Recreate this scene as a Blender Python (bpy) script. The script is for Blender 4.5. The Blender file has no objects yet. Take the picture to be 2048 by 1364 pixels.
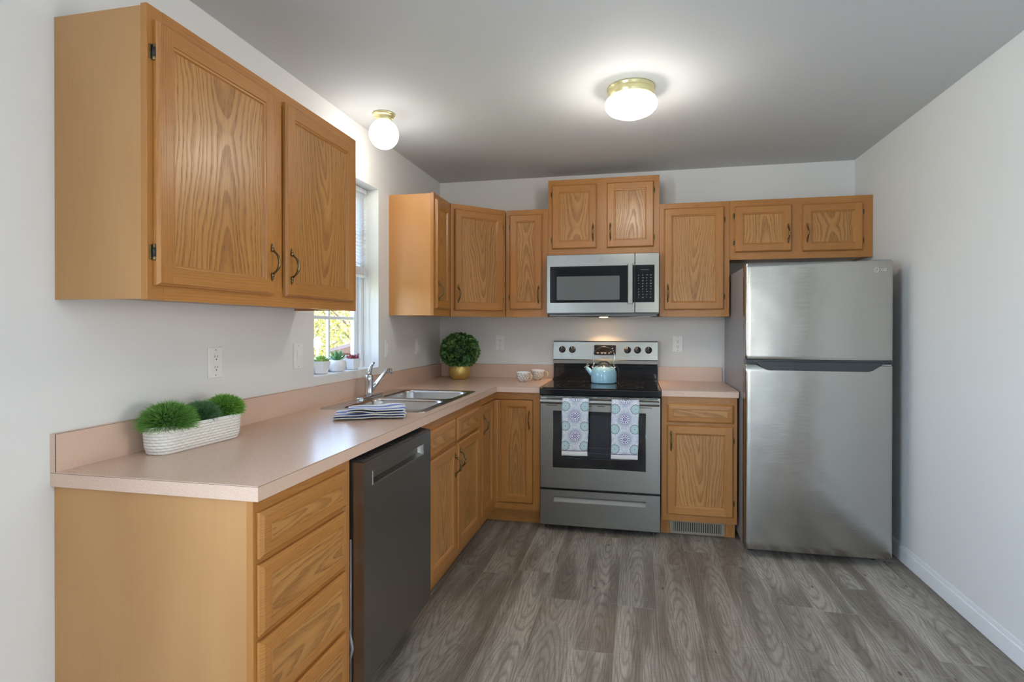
import bpy, bmesh, math, random
from mathutils import Vector, Matrix
random.seed(7)
PI = math.pi
sc = bpy.context.scene
COL = sc.collection
# ---------------------------------------------------------------- camera
CAM = dict(c=(1.5298, -4.106, 1.3014), yaw=0.2065, pitch=-0.0045, roll=0.0008, f=1092.53, px=1045.26, py=659.04)
def make_camera():
    cd = bpy.data.cameras.new('camera'); co = bpy.data.objects.new('camera', cd); COL.objects.link(co)
    y, p, ro = CAM['yaw'], CAM['pitch'], CAM['roll']
    f = Vector((-math.sin(y)*math.cos(p), math.cos(y)*math.cos(p), math.sin(p)))
    r = Vector((math.cos(y), math.sin(y), 0)); u = r.cross(f)
    r2 = math.cos(ro)*r + math.sin(ro)*u; u2 = -math.sin(ro)*r + math.cos(ro)*u
    m = Matrix((r2, u2, -f)).transposed().to_4x4(); m.translation = Vector(CAM['c'])
    co.matrix_world = m
    cd.sensor_width = 36; cd.lens = CAM['f']/2048*36
    cd.shift_x = -(CAM['px']-1024)/2048; cd.shift_y = (CAM['py']-682)/2048
    cd.clip_start = .02; cd.clip_end = 200
    sc.camera = co
make_camera()
# ---------------------------------------------------------------- world, sun, exposure
W = bpy.data.worlds.new('sky'); sc.world = W; W.use_nodes = True
wn = W.node_tree.nodes; wl = W.node_tree.links; wn.clear()
wo = wn.new('ShaderNodeOutputWorld'); bg = wn.new('ShaderNodeBackground'); sky = wn.new('ShaderNodeTexSky')
sky.sky_type = 'NISHITA'; sky.sun_disc = False; sky.sun_elevation = math.radians(48); sky.sun_rotation = math.radians(100)
sky.air_density = 1.0; sky.dust_density = 2.0
wl.new(sky.outputs[0], bg.inputs[0]); wl.new(bg.outputs[0], wo.inputs[0]); bg.inputs[1].default_value = 1.8
vs = sc.view_settings
sc.display_settings.display_device = 'sRGB'
vs.view_transform = 'Standard'; vs.look = 'None'; vs.gamma = 1; vs.use_curve_mapping = False; vs.exposure = 0.28
def light(name, kind, loc, target, energy, color=(1, 1, 1), **kw):
    d = bpy.data.lights.new(name, kind); o = bpy.data.objects.new(name, d); COL.objects.link(o)
    o.location = loc; d.energy = energy; d.color = color
    o.rotation_euler = (Vector(target)-Vector(loc)).to_track_quat('-Z', 'Y').to_euler()
    for k, v in kw.items(): setattr(d, k, v)
    return o
light('sun', 'SUN', (6, 2, 8), (0, 1, 0), 3.5, (1, .95, .87), angle=.02)
# area lights added behind the camera for daylight: inferred patio door, guessed dining window
light('patio_daylight', 'AREA', (2.37, -7.2, 1.1), (2.37, 0, 1.1), 14, (.88, .95, 1.0), shape='RECTANGLE', size=.8, size_y=1.9)
light('dining_fill', 'AREA', (-.26, -4.75, 1.45), (3, -4.5, 1.2), 150, (.68, .83, 1.0), shape='RECTANGLE', size=1.3, size_y=1.3)
light('hall_fill', 'AREA', (4.93, -3.12, 1.35), (2.9, -3.12, 1.3), 40, (1, .97, .93), shape='RECTANGLE', size=1.1, size_y=1.3)  # added fill for the left cabinet faces; no window is built here
# ---------------------------------------------------------------- node helper
class NT:
    def __init__(s, name):
        m = bpy.data.materials.new(name); m.use_nodes = True; s.m = m
        s.n = m.node_tree.nodes; s.l = m.node_tree.links; s.n.clear()
        s.out = s.n.new('ShaderNodeOutputMaterial'); s.b = s.n.new('ShaderNodeBsdfPrincipled')
        s.l.new(s.b.outputs[0], s.out.inputs[0])
    def put(s, sock, v):
        if v is None: return
        if hasattr(v, 'is_output'): s.l.new(v, sock)
        elif isinstance(v, (tuple, list)) and len(v) == 3 and sock.type == 'RGBA': sock.default_value = (*v, 1)
        else: sock.default_value = v
    def M(s, op, a, b=None, c=None, clamp=False):
        n = s.n.new('ShaderNodeMath'); n.operation = op; n.use_clamp = clamp
        for i, v in enumerate((a, b, c)):
            if v is not None: s.put(n.inputs[i], v)
        return n.outputs[0]
    def coord(s, kind='Object'): return s.n.new('ShaderNodeTexCoord').outputs[kind]
    def uv(s): return s.coord('UV')
    def sep(s, v):
        n = s.n.new('ShaderNodeSeparateXYZ'); s.l.new(v, n.inputs[0]); return n.outputs
    def comb(s, x=0, y=0, z=0):
        n = s.n.new('ShaderNodeCombineXYZ')
        for i, v in enumerate((x, y, z)): s.put(n.inputs[i], v)
        return n.outputs[0]
    def scale(s, v, k):
        n = s.n.new('ShaderNodeMapping'); s.l.new(v, n.inputs[0]); n.inputs['Scale'].default_value = k; return n.outputs[0]
    def noise(s, v, sc_=5, det=2, rough=.5, dist=0, col=False):
        n = s.n.new('ShaderNodeTexNoise'); s.put(n.inputs['Vector'], v); n.inputs['Scale'].default_value = sc_
        n.inputs['Detail'].default_value = det; n.inputs['Roughness'].default_value = rough; n.inputs['Distortion'].default_value = dist
        return n.outputs[1 if col else 0]
    def vor(s, v, sc_=5, feat='F1', rnd=1, out=0):
        n = s.n.new('ShaderNodeTexVoronoi'); s.put(n.inputs['Vector'], v); n.feature = feat; n.inputs['Scale'].default_value = sc_
        n.inputs['Randomness'].default_value = rnd; return n.outputs[out]
    def white(s, v):
        n = s.n.new('ShaderNodeTexWhiteNoise'); n.noise_dimensions = '3D'; s.put(n.inputs['Vector'], v); return n.outputs[0]
    def mix(s, f, a, b, mode='MIX'):
        n = s.n.new('ShaderNodeMix'); n.data_type = 'RGBA'; n.blend_type = mode
        s.put(n.inputs[0], f); s.put(n.inputs[6], a); s.put(n.inputs[7], b); return n.outputs[2]
    def ss(s, v, a, b, lo=0., hi=1.):
        n = s.n.new('ShaderNodeMapRange'); n.interpolation_type = 'SMOOTHSTEP'; s.put(n.inputs[0], v)
        for i, q in enumerate((a, b, lo, hi)): s.put(n.inputs[i+1], q)
        return n.outputs[0]
    def lin(s, v, a, b, lo=0., hi=1.):
        n = s.n.new('ShaderNodeMapRange'); s.put(n.inputs[0], v)
        for i, q in enumerate((a, b, lo, hi)): s.put(n.inputs[i+1], q)
        return n.outputs[0]
    def bump(s, h, st=.3, d=.002):
        n = s.n.new('ShaderNodeBump'); n.inputs['Strength'].default_value = st; n.inputs['Distance'].default_value = d
        s.l.new(h, n.inputs['Height']); s.l.new(n.outputs[0], s.b.inputs['Normal']); return n
    def set(s, **k):
        for a, v in k.items():
            s.put(s.b.inputs[{'col': 'Base Color', 'rough': 'Roughness', 'metal': 'Metallic', 'emit': 'Emission Color', 'es': 'Emission Strength',
                   'coat': 'Coat Weight', 'cr': 'Coat Roughness', 'spec': 'Specular IOR Level', 'trans': 'Transmission Weight', 'alpha': 'Alpha',
                   'aniso': 'Anisotropic', 'sss': 'Subsurface Weight', 'tan': 'Tangent'}[a]], v)
        return s.m
def plain(name, col, rough=.5, **k): return NT(name).set(col=col, rough=rough, **k)
def srgb(r, g, b):
    f = lambda c: (c/255/12.92) if c/255 <= .04045 else ((c/255+.055)/1.055)**2.4
    return (f(r), f(g), f(b))

def oak(name, light_, dark, ringw=.013, amount=1., maple=False, wob=.075, tall=.10):
    t = NT(name); x, y, z = t.sep(t.uv())
    w = t.noise(t.comb(t.M('MULTIPLY', x, 6.), t.M('MULTIPLY', y, 2.0)), 1., 2, .45)
    w2 = t.noise(t.comb(t.M('MULTIPLY', x, 34.), t.M('MULTIPLY', y, 7.)), 1., 3, .6)
    xx = t.M('ADD', x, t.M('ADD', t.M('MULTIPLY', t.M('SUBTRACT', w, .5), wob*1.6), t.M('MULTIPLY', t.M('SUBTRACT', w2, .5), wob*.16)))
    yc = t.M('SUBTRACT', t.M('MODULO', y, 1.7), .85)
    yy = t.M('MULTIPLY', yc, tall)
    r = t.M('SQRT', t.M('ADD', t.M('MULTIPLY', xx, xx), t.M('MULTIPLY', yy, yy)))
    rr_ = t.M('ADD', t.M('DIVIDE', r, ringw), t.M('MULTIPLY', t.noise(t.comb(t.M('MULTIPLY', r, 40.), 0., 0.), 1., 1, .5), 1.6))
    ph = t.M('FRACT', rr_)
    band = t.M('MULTIPLY', t.ss(ph, .25, .78), t.ss(ph, 1., .90))
    # open pores: short streaks along the grain, denser in the ring
    pore = t.ss(t.noise(t.comb(t.M('MULTIPLY', x, 700.), t.M('MULTIPLY', y, 22.)), 1., 2, .6), .47, .64)
    line = t.M('MULTIPLY', band, t.M('ADD', .45, t.M('MULTIPLY', pore, .65)))
    big = t.noise(t.comb(t.M('MULTIPLY', x, 4.), t.M('MULTIPLY', y, 1.)), 1., 2, .5)
    fleck = t.ss(t.noise(t.comb(t.M('MULTIPLY', x, 220.), t.M('MULTIPLY', y, 5.)), 1., 2, .5), .35, .75)
    if maple:
        k = t.M('ADD', t.M('MULTIPLY', t.ss(big, .3, .7), .5), t.M('MULTIPLY', fleck, .10))
        k = t.M('ADD', k, t.M('MULTIPLY', t.ss(t.noise(t.comb(t.M('MULTIPLY', x, 26.), t.M('MULTIPLY', y, 5.)), 1., 2, .5), .70, .80), .4))
    else:
        k = t.M('ADD', t.M('MULTIPLY', line, .62*amount), t.M('ADD', t.M('MULTIPLY', fleck, .20), t.M('MULTIPLY', t.ss(big, .3, .7), .25)))
        k = t.M('ADD', k, t.M('MULTIPLY', pore, .10))
    c = t.mix(k, light_, dark)
    t.bump(t.M('ADD', line, t.M('MULTIPLY', pore, .6)), .12 if not maple else .01, .0006)
    return t.set(col=c, rough=t.M('ADD', .30, t.M('MULTIPLY', line, .12)), coat=.15, cr=.25)
OL, OD = srgb(194, 141, 78), srgb(132, 82, 36)
m_oak = oak('oak_veneer', OL, OD, amount=1.2)
m_oakf = oak('oak_frame', srgb(188, 129, 65), srgb(138, 84, 35), .0075, .55, wob=.02, tall=.05)
m_maple = oak('maple_veneer', srgb(192, 144, 92), srgb(168, 118, 68), maple=True)
m_side_lit = oak('window_lit_side', srgb(204, 148, 88), srgb(190, 130, 72), maple=True)  # maple side with the warm window light put into its colour
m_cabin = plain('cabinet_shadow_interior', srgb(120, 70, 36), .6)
# walls
def paint(name, col, st=.05):
    t = NT(name); t.bump(t.noise(t.coord(), 240, 2, .6), st, .001); return t.set(col=col, rough=.75)
m_wall = paint('wall_paint', srgb(226, 225, 222)); m_ceil = paint('ceiling_paint', srgb(204, 206, 207), .08)
m_trim = plain('trim_white', srgb(236, 237, 238), .35)
m_white = plain('white_plastic', srgb(236, 235, 230), .3)
m_slot = plain('outlet_slot', (.02, .02, .02), .5)
# countertop laminate
def laminate():
    t = NT('laminate'); o = t.coord()
    sp = t.ss(t.noise(o, 900, 2, .7), .40, .62); sp2 = t.ss(t.noise(o, 480, 1, .5), .62, .72)
    c = t.mix(sp, srgb(206, 172, 150), srgb(228, 200, 182)); c = t.mix(t.M('MULTIPLY', sp2, .5), c, srgb(178, 146, 128))
    t.bump(t.noise(o, 700, 1, .5), .04, .0005)
    return t.set(col=c, rough=.27, spec=.5)
m_lam = laminate(); m_seam = plain('laminate_seam', srgb(72, 56, 48), .5)
# steel
def steel(name, col, rough, along=(600, 600, 4), wav=0., d=.004, hor=False):
    t = NT(name); o = t.coord()
    f = t.noise(t.scale(o, along), 1., 2, .6)
    t.put(t.b.inputs['Roughness'], t.M('ADD', rough, t.M('MULTIPLY', t.M('SUBTRACT', f, .5), .10)))
    h = t.M('MULTIPLY', f, .02)
    if wav:
        h = t.M('ADD', h, t.M('MULTIPLY', t.noise(o, 5.5, 1, .4), wav)); t.bump(h, 1., d)
    return t.set(col=t.mix(f, tuple(c*.94 for c in col), col), metal=1.)
m_steel = steel('stainless_steel', srgb(158, 157, 152), .30, (5, 5, 700))
m_fridge = steel('fridge_steel', srgb(180, 178, 173), .17, (5, 5, 900), wav=.45, d=.006)
m_dw = steel('dark_stainless_steel', srgb(150, 147, 143), .33, (900, 5, 5))
m_sink = steel('sink_steel', srgb(200, 200, 200), .22, (5, 500, 5))
m_chrome = plain('chrome', srgb(205, 208, 212), .10, metal=1.)
m_black = plain('black_glass', (.012, .012, .014), .06, spec=.6)
m_blackp = plain('black_plastic', (.022, .022, .024), .35)
m_ovenglass = plain('oven_window_glass', srgb(44, 47, 54), .08, spec=.6)
m_mwwin = plain('microwave_window_screen', srgb(104, 108, 108), .12, spec=.6)
m_grey = plain('grey_enamel', srgb(130, 132, 134), .35, metal=.3)
m_mark = plain('printed_mark', srgb(150, 152, 155), .5)
m_markd = plain('dark_printed_mark', srgb(112, 112, 110), .5)
m_brass = NT('antique_brass'); _o = m_brass.coord()
m_brass = m_brass.set(col=m_brass.mix(m_brass.noise(_o, 90, 2, .6), srgb(74, 66, 50), srgb(156, 138, 98)), rough=.3, metal=1.)
m_pbrass = plain('polished_brass', srgb(232, 222, 170), .28, metal=.7)
m_gold = plain('satin_gold', srgb(214, 182, 106), .42, metal=.7)
m_ceramic = plain('white_ceramic', srgb(238, 238, 238), .25, coat=.3)
m_blue = plain('pale_blue_enamel', srgb(160, 208, 226), .12, coat=.6, cr=.05)
m_soil = plain('dark_soil', srgb(52, 40, 30), .9)

# ---------------------------------------------------------------- mesh builder
class MB:
    def __init__(s, off=None):
        s.bm = bmesh.new(); s.uv = s.bm.loops.layers.uv.new('UVMap')
        s.rnd = random.Random(random.random())
    def setuv(s, faces, grain=2, cen=None, off=None):
        if off is None: off = (s.rnd.uniform(-.05, .05), s.rnd.uniform(0, 60))
        if cen is None:
            vs_ = [v.co for f in faces for v in f.verts]; cen = sum(vs_, Vector())/len(vs_)
        oth = [a for a in (0, 1, 2) if a != grain]
        for f in faces:
            f.normal_update(); n = f.normal; k = max(range(3), key=lambda i: abs(n[i]))
            ua, va = (oth[1] if k == oth[0] else oth[0], grain) if k != grain else (oth[0], oth[1])
            for lp in f.loops:
                c = lp.vert.co - cen; lp[s.uv].uv = (c[ua]+off[0], c[va]+off[1])
    def box(s, lo, hi, grain=2, mat=0, bev=0, off=None, seg=1, smooth=False):
        x0, y0, z0 = [min(a, b) for a, b in zip(lo, hi)]; x1, y1, z1 = [max(a, b) for a, b in zip(lo, hi)]
        v = [s.bm.verts.new(p) for p in ((x0,y0,z0),(x1,y0,z0),(x1,y1,z0),(x0,y1,z0),(x0,y0,z1),(x1,y0,z1),(x1,y1,z1),(x0,y1,z1))]
        fs = [s.bm.faces.new([v[i] for i in q]) for q in ((0,3,2,1),(4,5,6,7),(0,1,5,4),(1,2,6,5),(2,3,7,6),(3,0,4,7))]
        if bev:
            es = list({e for f in fs for e in f.edges})
            r = bmesh.ops.bevel(s.bm, geom=es, offset=bev, segments=seg, affect='EDGES', profile=.5, clamp_overlap=True)
            fs = list({f for f in r['faces']} | {f for f in fs if f.is_valid})
            fs = [f for f in fs if f.is_valid]
        for f in fs: f.material_index = mat; f.smooth = smooth
        s.setuv(fs, grain, Vector(((x0+x1)/2, (y0+y1)/2, (z0+z1)/2)), off)
        return fs
    def quad(s, pts, grain=2, mat=0, cen=None, off=None):
        f = s.bm.faces.new([s.bm.verts.new(p) for p in pts]); f.material_index = mat
        s.setuv([f], grain, cen, off); return f
    def prism(s, poly, z0, z1, mat=0, grain=2, axis='z'):
        def P(a, b, c): return (a, b, c) if axis == 'z' else ((a, c, b) if axis == 'y' else (c, a, b))
        lo = [s.bm.verts.new(P(a, b, z0)) for a, b in poly]; hi = [s.bm.verts.new(P(a, b, z1)) for a, b in poly]
        n = len(poly); fs = [s.bm.faces.new(lo[::-1]), s.bm.faces.new(hi)]
        for i in range(n): fs.append(s.bm.faces.new([lo[i], lo[(i+1) % n], hi[(i+1) % n], hi[i]]))
        for f in fs: f.material_index = mat
        s.setuv(fs, grain); return fs
    def lathe(s, prof, cen=(0, 0, 0), seg=32, mat=0, smooth=True, axis='z', sx=1, sy=1, n_exp=None):
        rings = []
        for r, h in prof:
            if r < 1e-6: rings.append([None, h]); continue
            ring = []
            for i in range(seg):
                a = 2*PI*i/seg; ca, sa = math.cos(a), math.sin(a)
                if n_exp:
                    ca = math.copysign(abs(ca)**(2/n_exp), ca); sa = math.copysign(abs(sa)**(2/n_exp), sa)
                p = (r*ca*sx, r*sa*sy, h)
                ring.append(p)
            rings.append([ring, h])
        def T(p):
            x, y, z = p
            if axis == 'y': x, y, z = x, -z, y
            if axis == 'x': x, y, z = z, y, -x
            return (x+cen[0], y+cen[1], z+cen[2])
        vr = []
        for ring, h in rings:
            vr.append([s.bm.verts.new(T((0, 0, h)))] if ring is None else [s.bm.verts.new(T(p)) for p in ring])
        fs = []
        for a, b in zip(vr[:-1], vr[1:]):
            for i in range(seg):
                j = (i+1) % seg
                q = [a[i % len(a)], a[j % len(a)], b[j % len(b)], b[i % len(b)]]
                q = list(dict.fromkeys(q))
                if len(q) > 2:
                    try: fs.append(s.bm.faces.new(q))
                    except ValueError: pass
        for f in fs: f.material_index = mat; f.smooth = smooth
        for k, ring in enumerate(vr):
            pass
        for f in fs:
            for lp in f.loops:
                c = lp.vert.co; lp[s.uv].uv = (math.atan2(c.y-cen[1], c.x-cen[0])*.05, c.z-cen[2])
        return fs
    def tube(s, pts, rad, seg=8, mat=0, cap=True, smooth=True, flat=1.):
        pts = [Vector(p) for p in pts]; n = len(pts)
        if not hasattr(rad, '__len__'): rad = [rad]*n
        t0 = (pts[1]-pts[0]).normalized(); up_ = Vector((0, 0, 1)) if abs(t0.z) < .9 else Vector((1, 0, 0))
        nrm = t0.cross(up_).normalized(); rings = []
        for i, p in enumerate(pts):
            t = (pts[min(i+1, n-1)]-pts[max(i-1, 0)]).normalized()
            nrm = (nrm - t*nrm.dot(t)).normalized(); b = t.cross(nrm)
            rings.append([s.bm.verts.new(p+(nrm*math.cos(2*PI*k/seg)+b*math.sin(2*PI*k/seg)*flat)*rad[i]) for k in range(seg)])
        fs = []
        for a, b in zip(rings[:-1], rings[1:]):
            for k in range(seg): fs.append(s.bm.faces.new([a[k], a[(k+1) % seg], b[(k+1) % seg], b[k]]))
        if cap: fs += [s.bm.faces.new(rings[0][::-1]), s.bm.faces.new(rings[-1])]
        for f in fs: f.material_index = mat; f.smooth = smooth
        s.setuv(fs); return fs
    def ringpanel(s, x0, x1, z0, z1, prof, y0, mats=(0, 0), grain='auto', flat=None, panel_grain=2, pmat=0, hgrain=0):
        """prof: (inset, height); front faces -Y; y = y0 - height. flat: index of the strip made with butt joints"""
        def C(i, h): return [(x0+i, y0-h, z0+i), (x1-i, y0-h, z0+i), (x1-i, y0-h, z1-i), (x0+i, y0-h, z1-i)]
        offs = [(s.rnd.uniform(-.05, .05)+.12, s.rnd.uniform(0, 60)) for _ in range(4)]
        gr = [hgrain, 2, hgrain, 2] if grain == 'auto' else [grain]*4
        for k, ((i0, h0), (i1, h1)) in enumerate(zip(prof[:-1], prof[1:])):
            a, b = C(i0, h0), C(i1, h1)
            if k == flat:
                y = y0-h0
                q = [[(x0+i1, y, z0+i0), (x1-i1, y, z0+i0), (x1-i1, y, z0+i1), (x0+i1, y, z0+i1)],
                     [(x1-i1, y, z0+i0), (x1-i0, y, z0+i0), (x1-i0, y, z1-i0), (x1-i1, y, z1-i0)],
                     [(x0+i1, y, z1-i1), (x1-i1, y, z1-i1), (x1-i1, y, z1-i0), (x0+i1, y, z1-i0)],
                     [(x0+i0, y, z0+i0), (x0+i1, y, z0+i0), (x0+i1, y, z1-i0), (x0+i0, y, z1-i0)]]
            else:
                q = [[a[j], a[(j+1) % 4], b[(j+1) % 4], b[j]] for j in range(4)]
            for j in range(4): s.quad(q[j], gr[j], mats[0], Vector((x0, y0, z0)), offs[j])
        i, h = prof[-1]
        pc = Vector(((x0+x1)/2, y0, (z0+z1)/2))
        s.quad(C(i, h), panel_grain, pmat, pc, (s.rnd.uniform(-.03, .03), s.rnd.uniform(0, 60)))
        s.quad(C(0, 0)[::-1], 2, mats[0])
    def build(s, name, mats, parent=None, loc=None, merge=True, normals=False):
        if merge: bmesh.ops.remove_doubles(s.bm, verts=s.bm.verts, dist=1e-5)
        if normals: bmesh.ops.recalc_face_normals(s.bm, faces=s.bm.faces)
        me = bpy.data.meshes.new(name); s.bm.to_mesh(me); s.bm.free()
        for m in (mats if isinstance(mats, (list, tuple)) else [mats]): me.materials.append(m)
        o = bpy.data.objects.new(name, me); COL.objects.link(o)
        if parent: o.parent = parent
        if loc: o.location = loc
        return o
def thing(name, label, cat, loc=(0, 0, 0), rz=0, group=None):
    o = bpy.data.objects.new(name, None); COL.objects.link(o); o.location = loc; o.rotation_euler = (0, 0, rz); o.empty_display_size = .1
    tag(o, label, cat, group); return o
def tag(o, label, cat, group=None):
    o['label'] = label; o['category'] = cat
    if group: o['group'] = group
    return o
def struct(o): o['kind'] = 'structure'; return o
def dup(o, parent, loc=None, rz=None):
    c = o.copy(); COL.objects.link(c); c.parent = parent
    if loc: c.location = loc
    if rz is not None: c.rotation_euler = (0, 0, rz)
    return c
def simple(name, lo, hi, mat, parent=None, bev=0, seg=1, grain=2):
    b = MB(); b.box(lo, hi, grain, bev=bev, seg=seg); return b.build(name, mat, parent)
def text_mesh(name, body, size, mat, parent, loc, rot, thick=.0003, font_scale_x=1.):
    cu = bpy.data.curves.new(name, 'FONT'); cu.body = body; cu.size = size; cu.extrude = thick; cu.align_x = 'CENTER'; cu.align_y = 'CENTER'
    tmp = bpy.data.objects.new(name+'_tmp', cu); COL.objects.link(tmp)
    dg = bpy.context.evaluated_depsgraph_get(); me = bpy.data.meshes.new_from_object(tmp.evaluated_get(dg))
    bpy.data.objects.remove(tmp); bpy.data.curves.remove(cu)
    me.name = name; me.materials.clear(); me.materials.append(mat)
    o = bpy.data.objects.new(name, me); COL.objects.link(o); o.parent = parent; o.location = loc; o.rotation_euler = rot; o.scale = (font_scale_x, 1, 1)
    return o
FRONT = (PI/2, 0, 0)   # text facing -Y

# ---------------------------------------------------------------- room
H = 2.44; RW = 2.978; YR = -7.0; T = .16
WY0, WY1, WZ0, WZ1 = -1.727, -1.053, 1.056, 2.131
def floor_mat():
    t = NT('grey_brown_vinyl_planks'); x, y, z = t.sep(t.coord())
    pw, pl = .178, 1.22
    u = t.M('DIVIDE', t.M('SUBTRACT', x, 1.443-20*pw), pw); ci = t.M('FLOOR', u); fu = t.M('FRACT', u)
    v = t.M('ADD', t.M('DIVIDE', t.M('ADD', y, 20.), pl), t.white(t.comb(ci, 3., 1.))); ri = t.M('FLOOR', v); fv = t.M('FRACT', v)
    r1 = t.white(t.comb(ci, ri, 0.)); r2 = t.white(t.comb(ci, ri, 5.)); r3 = t.white(t.comb(ci, ri, 9.))
    ly = t.M('ADD', y, t.M('MULTIPLY', r2, 37.)); lx = t.M('ADD', t.M('MULTIPLY', t.M('SUBTRACT', fu, .5), pw), t.M('MULTIPLY', t.M('SUBTRACT', r1, .5), .12))
    # cathedral grain
    w = t.noise(t.comb(t.M('MULTIPLY', lx, 14.), t.M('MULTIPLY', ly, 2.5), r1), 1., 2, .5)
    xx = t.M('ADD', lx, t.M('MULTIPLY', t.M('SUBTRACT', w, .5), .07)); yy = t.M('MULTIPLY', t.M('SUBTRACT', t.M('MODULO', ly, 1.1), .55), .12)
    r = t.M('SQRT', t.M('ADD', t.M('MULTIPLY', xx, xx), t.M('MULTIPLY', yy, yy)))
    ring = t.M('PINGPONG', t.M('DIVIDE', r, .012), .5); ring = t.ss(ring, .0, .30, 1., 0.)
    blot = t.noise(t.comb(t.M('MULTIPLY', lx, 11.), t.M('MULTIPLY', ly, 1.1), t.M('MULTIPLY', r1, 9.)), 1., 3, .55)
    fine = t.noise(t.comb(t.M('MULTIPLY', lx, 260.), t.M('MULTIPLY', ly, 9.)), 1., 3, .65)
    saw = t.noise(t.comb(t.M('MULTIPLY', lx, 9.), t.M('MULTIPLY', ly, 170.)), 1., 2, .6)
    sawm = t.M('MULTIPLY', t.ss(saw, .60, .72), t.ss(t.noise(t.comb(t.M('MULTIPLY', lx, 13.), t.M('MULTIPLY', ly, 3.), 4.), 1., 2, .5), .45, .62))
    dk = t.M('MULTIPLY', t.ss(t.noise(t.comb(t.M('MULTIPLY', lx, 9.), t.M('MULTIPLY', ly, 110.), 7.), 1., 2, .6), .55, .7), .35)
    c = t.mix(t.ss(blot, .36, .62), srgb(134, 125, 113), srgb(196, 188, 176))
    c = t.mix(t.M('MULTIPLY', t.ss(r3, .0, 1.), .40), c, srgb(124, 114, 102)); c = t.mix(t.M('MULTIPLY', t.ss(t.noise(t.comb(t.M('MULTIPLY', lx, 24.), t.M('MULTIPLY', ly, 3.), t.M('MULTIPLY', r2, 9.)), 1., 3, .6), .5, .7), .4), c, srgb(104, 94, 84))
    c = t.mix(t.M('MULTIPLY', t.ss(fine, .38, .66), .5), c, srgb(100, 89, 81))
    c = t.mix(t.M('MULTIPLY', ring, .42), c, srgb(90, 81, 72))
    c = t.mix(t.M('MULTIPLY', dk, .7), c, srgb(92, 82, 74))
    c = t.mix(t.M('MULTIPLY', sawm, .5), c, srgb(192, 182, 168))
    knot = t.ss(t.vor(t.comb(t.M('MULTIPLY', lx, 9.), t.M('MULTIPLY', ly, 3.5)), 1., 'F1'), .07, .03)
    c = t.mix(t.M('MULTIPLY', knot, .8), c, srgb(54, 44, 38))
    e1 = t.M('MULTIPLY', t.M('MINIMUM', fu, t.M('SUBTRACT', 1., fu)), pw); e2 = t.M('MULTIPLY', t.M('MINIMUM', fv, t.M('SUBTRACT', 1., fv)), pl)
    e = t.ss(t.M('MINIMUM', e1, e2), .0004, .0016, 1., 0.)
    c = t.mix(t.M('MULTIPLY', e, .55), c, srgb(186, 176, 162))
    t.bump(t.M('SUBTRACT', t.M('MULTIPLY', fine, .35), e), .22, .0012)
    return t.set(col=c, rough=t.M('ADD', .36, t.M('MULTIPLY', fine, .14)), spec=.4)
struct(simple('floor', (-T, YR-T, -.12), (RW+T, T, 0), floor_mat()))
struct(simple('ceiling', (-T, YR-T, H), (RW+T, T, H+.12), m_ceil))
struct(simple('wall_back', (-T, 0, 0), (RW+T, T, H), m_wall))
HY0, HY1 = -3.75, -2.50      # cased opening in the right wall, just outside the photo, into a hall
b = MB()
for lo, hi in (((RW, HY1, 0), (RW+T, 0, H)), ((RW, YR, 0), (RW+T, HY0, H)), ((RW, HY0, 2.08), (RW+T, HY1, H))): b.box(lo, hi)
struct(b.build('wall_right', m_wall))
m_hall = paint('hall_paint', srgb(150, 150, 150))
for nm, lo, hi in (('wall_hall_end', (RW+2.0, HY0-.6, 0), (RW+2.1, HY1+.6, H)), ('wall_hall_near', (RW+T, HY0-.7, 0), (RW+2.0, HY0-.6, H)), ('wall_hall_far', (RW+T, HY1+.6, 0), (RW+2.0, HY1+.7, H))): struct(simple(nm, lo, hi, m_hall))
struct(simple('floor_hall', (RW+T, HY0-.6, -.12), (RW+2.0, HY1+.6, 0), m_hall)); struct(simple('ceiling_hall', (RW+T, HY0-.6, H), (RW+2.0, HY1+.6, H+.12), m_hall))
# left wall with the sink window and a guessed dining window further back, behind the camera
DW_ = (-5.45, -4.05, .8, 2.1)
b = MB()
for lo, hi in (((-T, WY1, 0), (0, 0, H)), ((-T, WY0, 0), (0, WY1, WZ0)), ((-T, WY0, WZ1), (0, WY1, H)), ((-T, DW_[1], 0), (0, WY0, H)),
               ((-T, DW_[0], 0), (0, DW_[1], DW_[2])), ((-T, DW_[0], DW_[3]), (0, DW_[1], H)), ((-T, YR, 0), (0, DW_[0], H))):
    b.box(lo, hi)
struct(b.build('wall_left', m_wall))
DX0, DX1, DZ1 = 1.95, 2.80, 2.05
b = MB()
for lo, hi in (((-T, YR-T, 0), (DX0, YR, H)), ((DX1, YR-T, 0), (RW+T, YR, H)), ((DX0, YR-T, DZ1), (DX1, YR, H))): b.box(lo, hi)
struct(b.build('wall_rear', paint('rear_wall_paint', srgb(112, 114, 116))))  # unseen wall; its grey is put in to darken the steel reflections
def baseboard(name, lo, hi):
    b = MB(); b.box(lo, (hi[0], hi[1], .075), bev=.003); 
    lo2 = list(lo); hi2 = list(hi)
    if name.endswith('right'): lo2[0] += .006
    else: hi2[0] -= .006
    b.box((lo2[0], lo2[1], .075), (hi2[0], hi2[1], .095), bev=.002); struct(b.build(name, m_trim, merge=False))
baseboard('baseboard_right', (RW-.014, HY1, 0), (RW, -.012, .095))
baseboard('baseboard_left', (0, YR, 0), (.014, -2.95, .095))
def glass_mat():
    t = NT('window_glass'); t.n.remove(t.b)
    tr = t.n.new('ShaderNodeBsdfTransparent'); gl = t.n.new('ShaderNodeBsdfGlossy'); gl.inputs['Roughness'].default_value = .02
    mx = t.n.new('ShaderNodeMixShader'); mx.inputs[0].default_value = .05
    t.l.new(tr.outputs[0], mx.inputs[1]); t.l.new(gl.outputs[0], mx.inputs[2]); t.l.new(mx.outputs[0], t.out.inputs[0])
    return t.m
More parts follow.
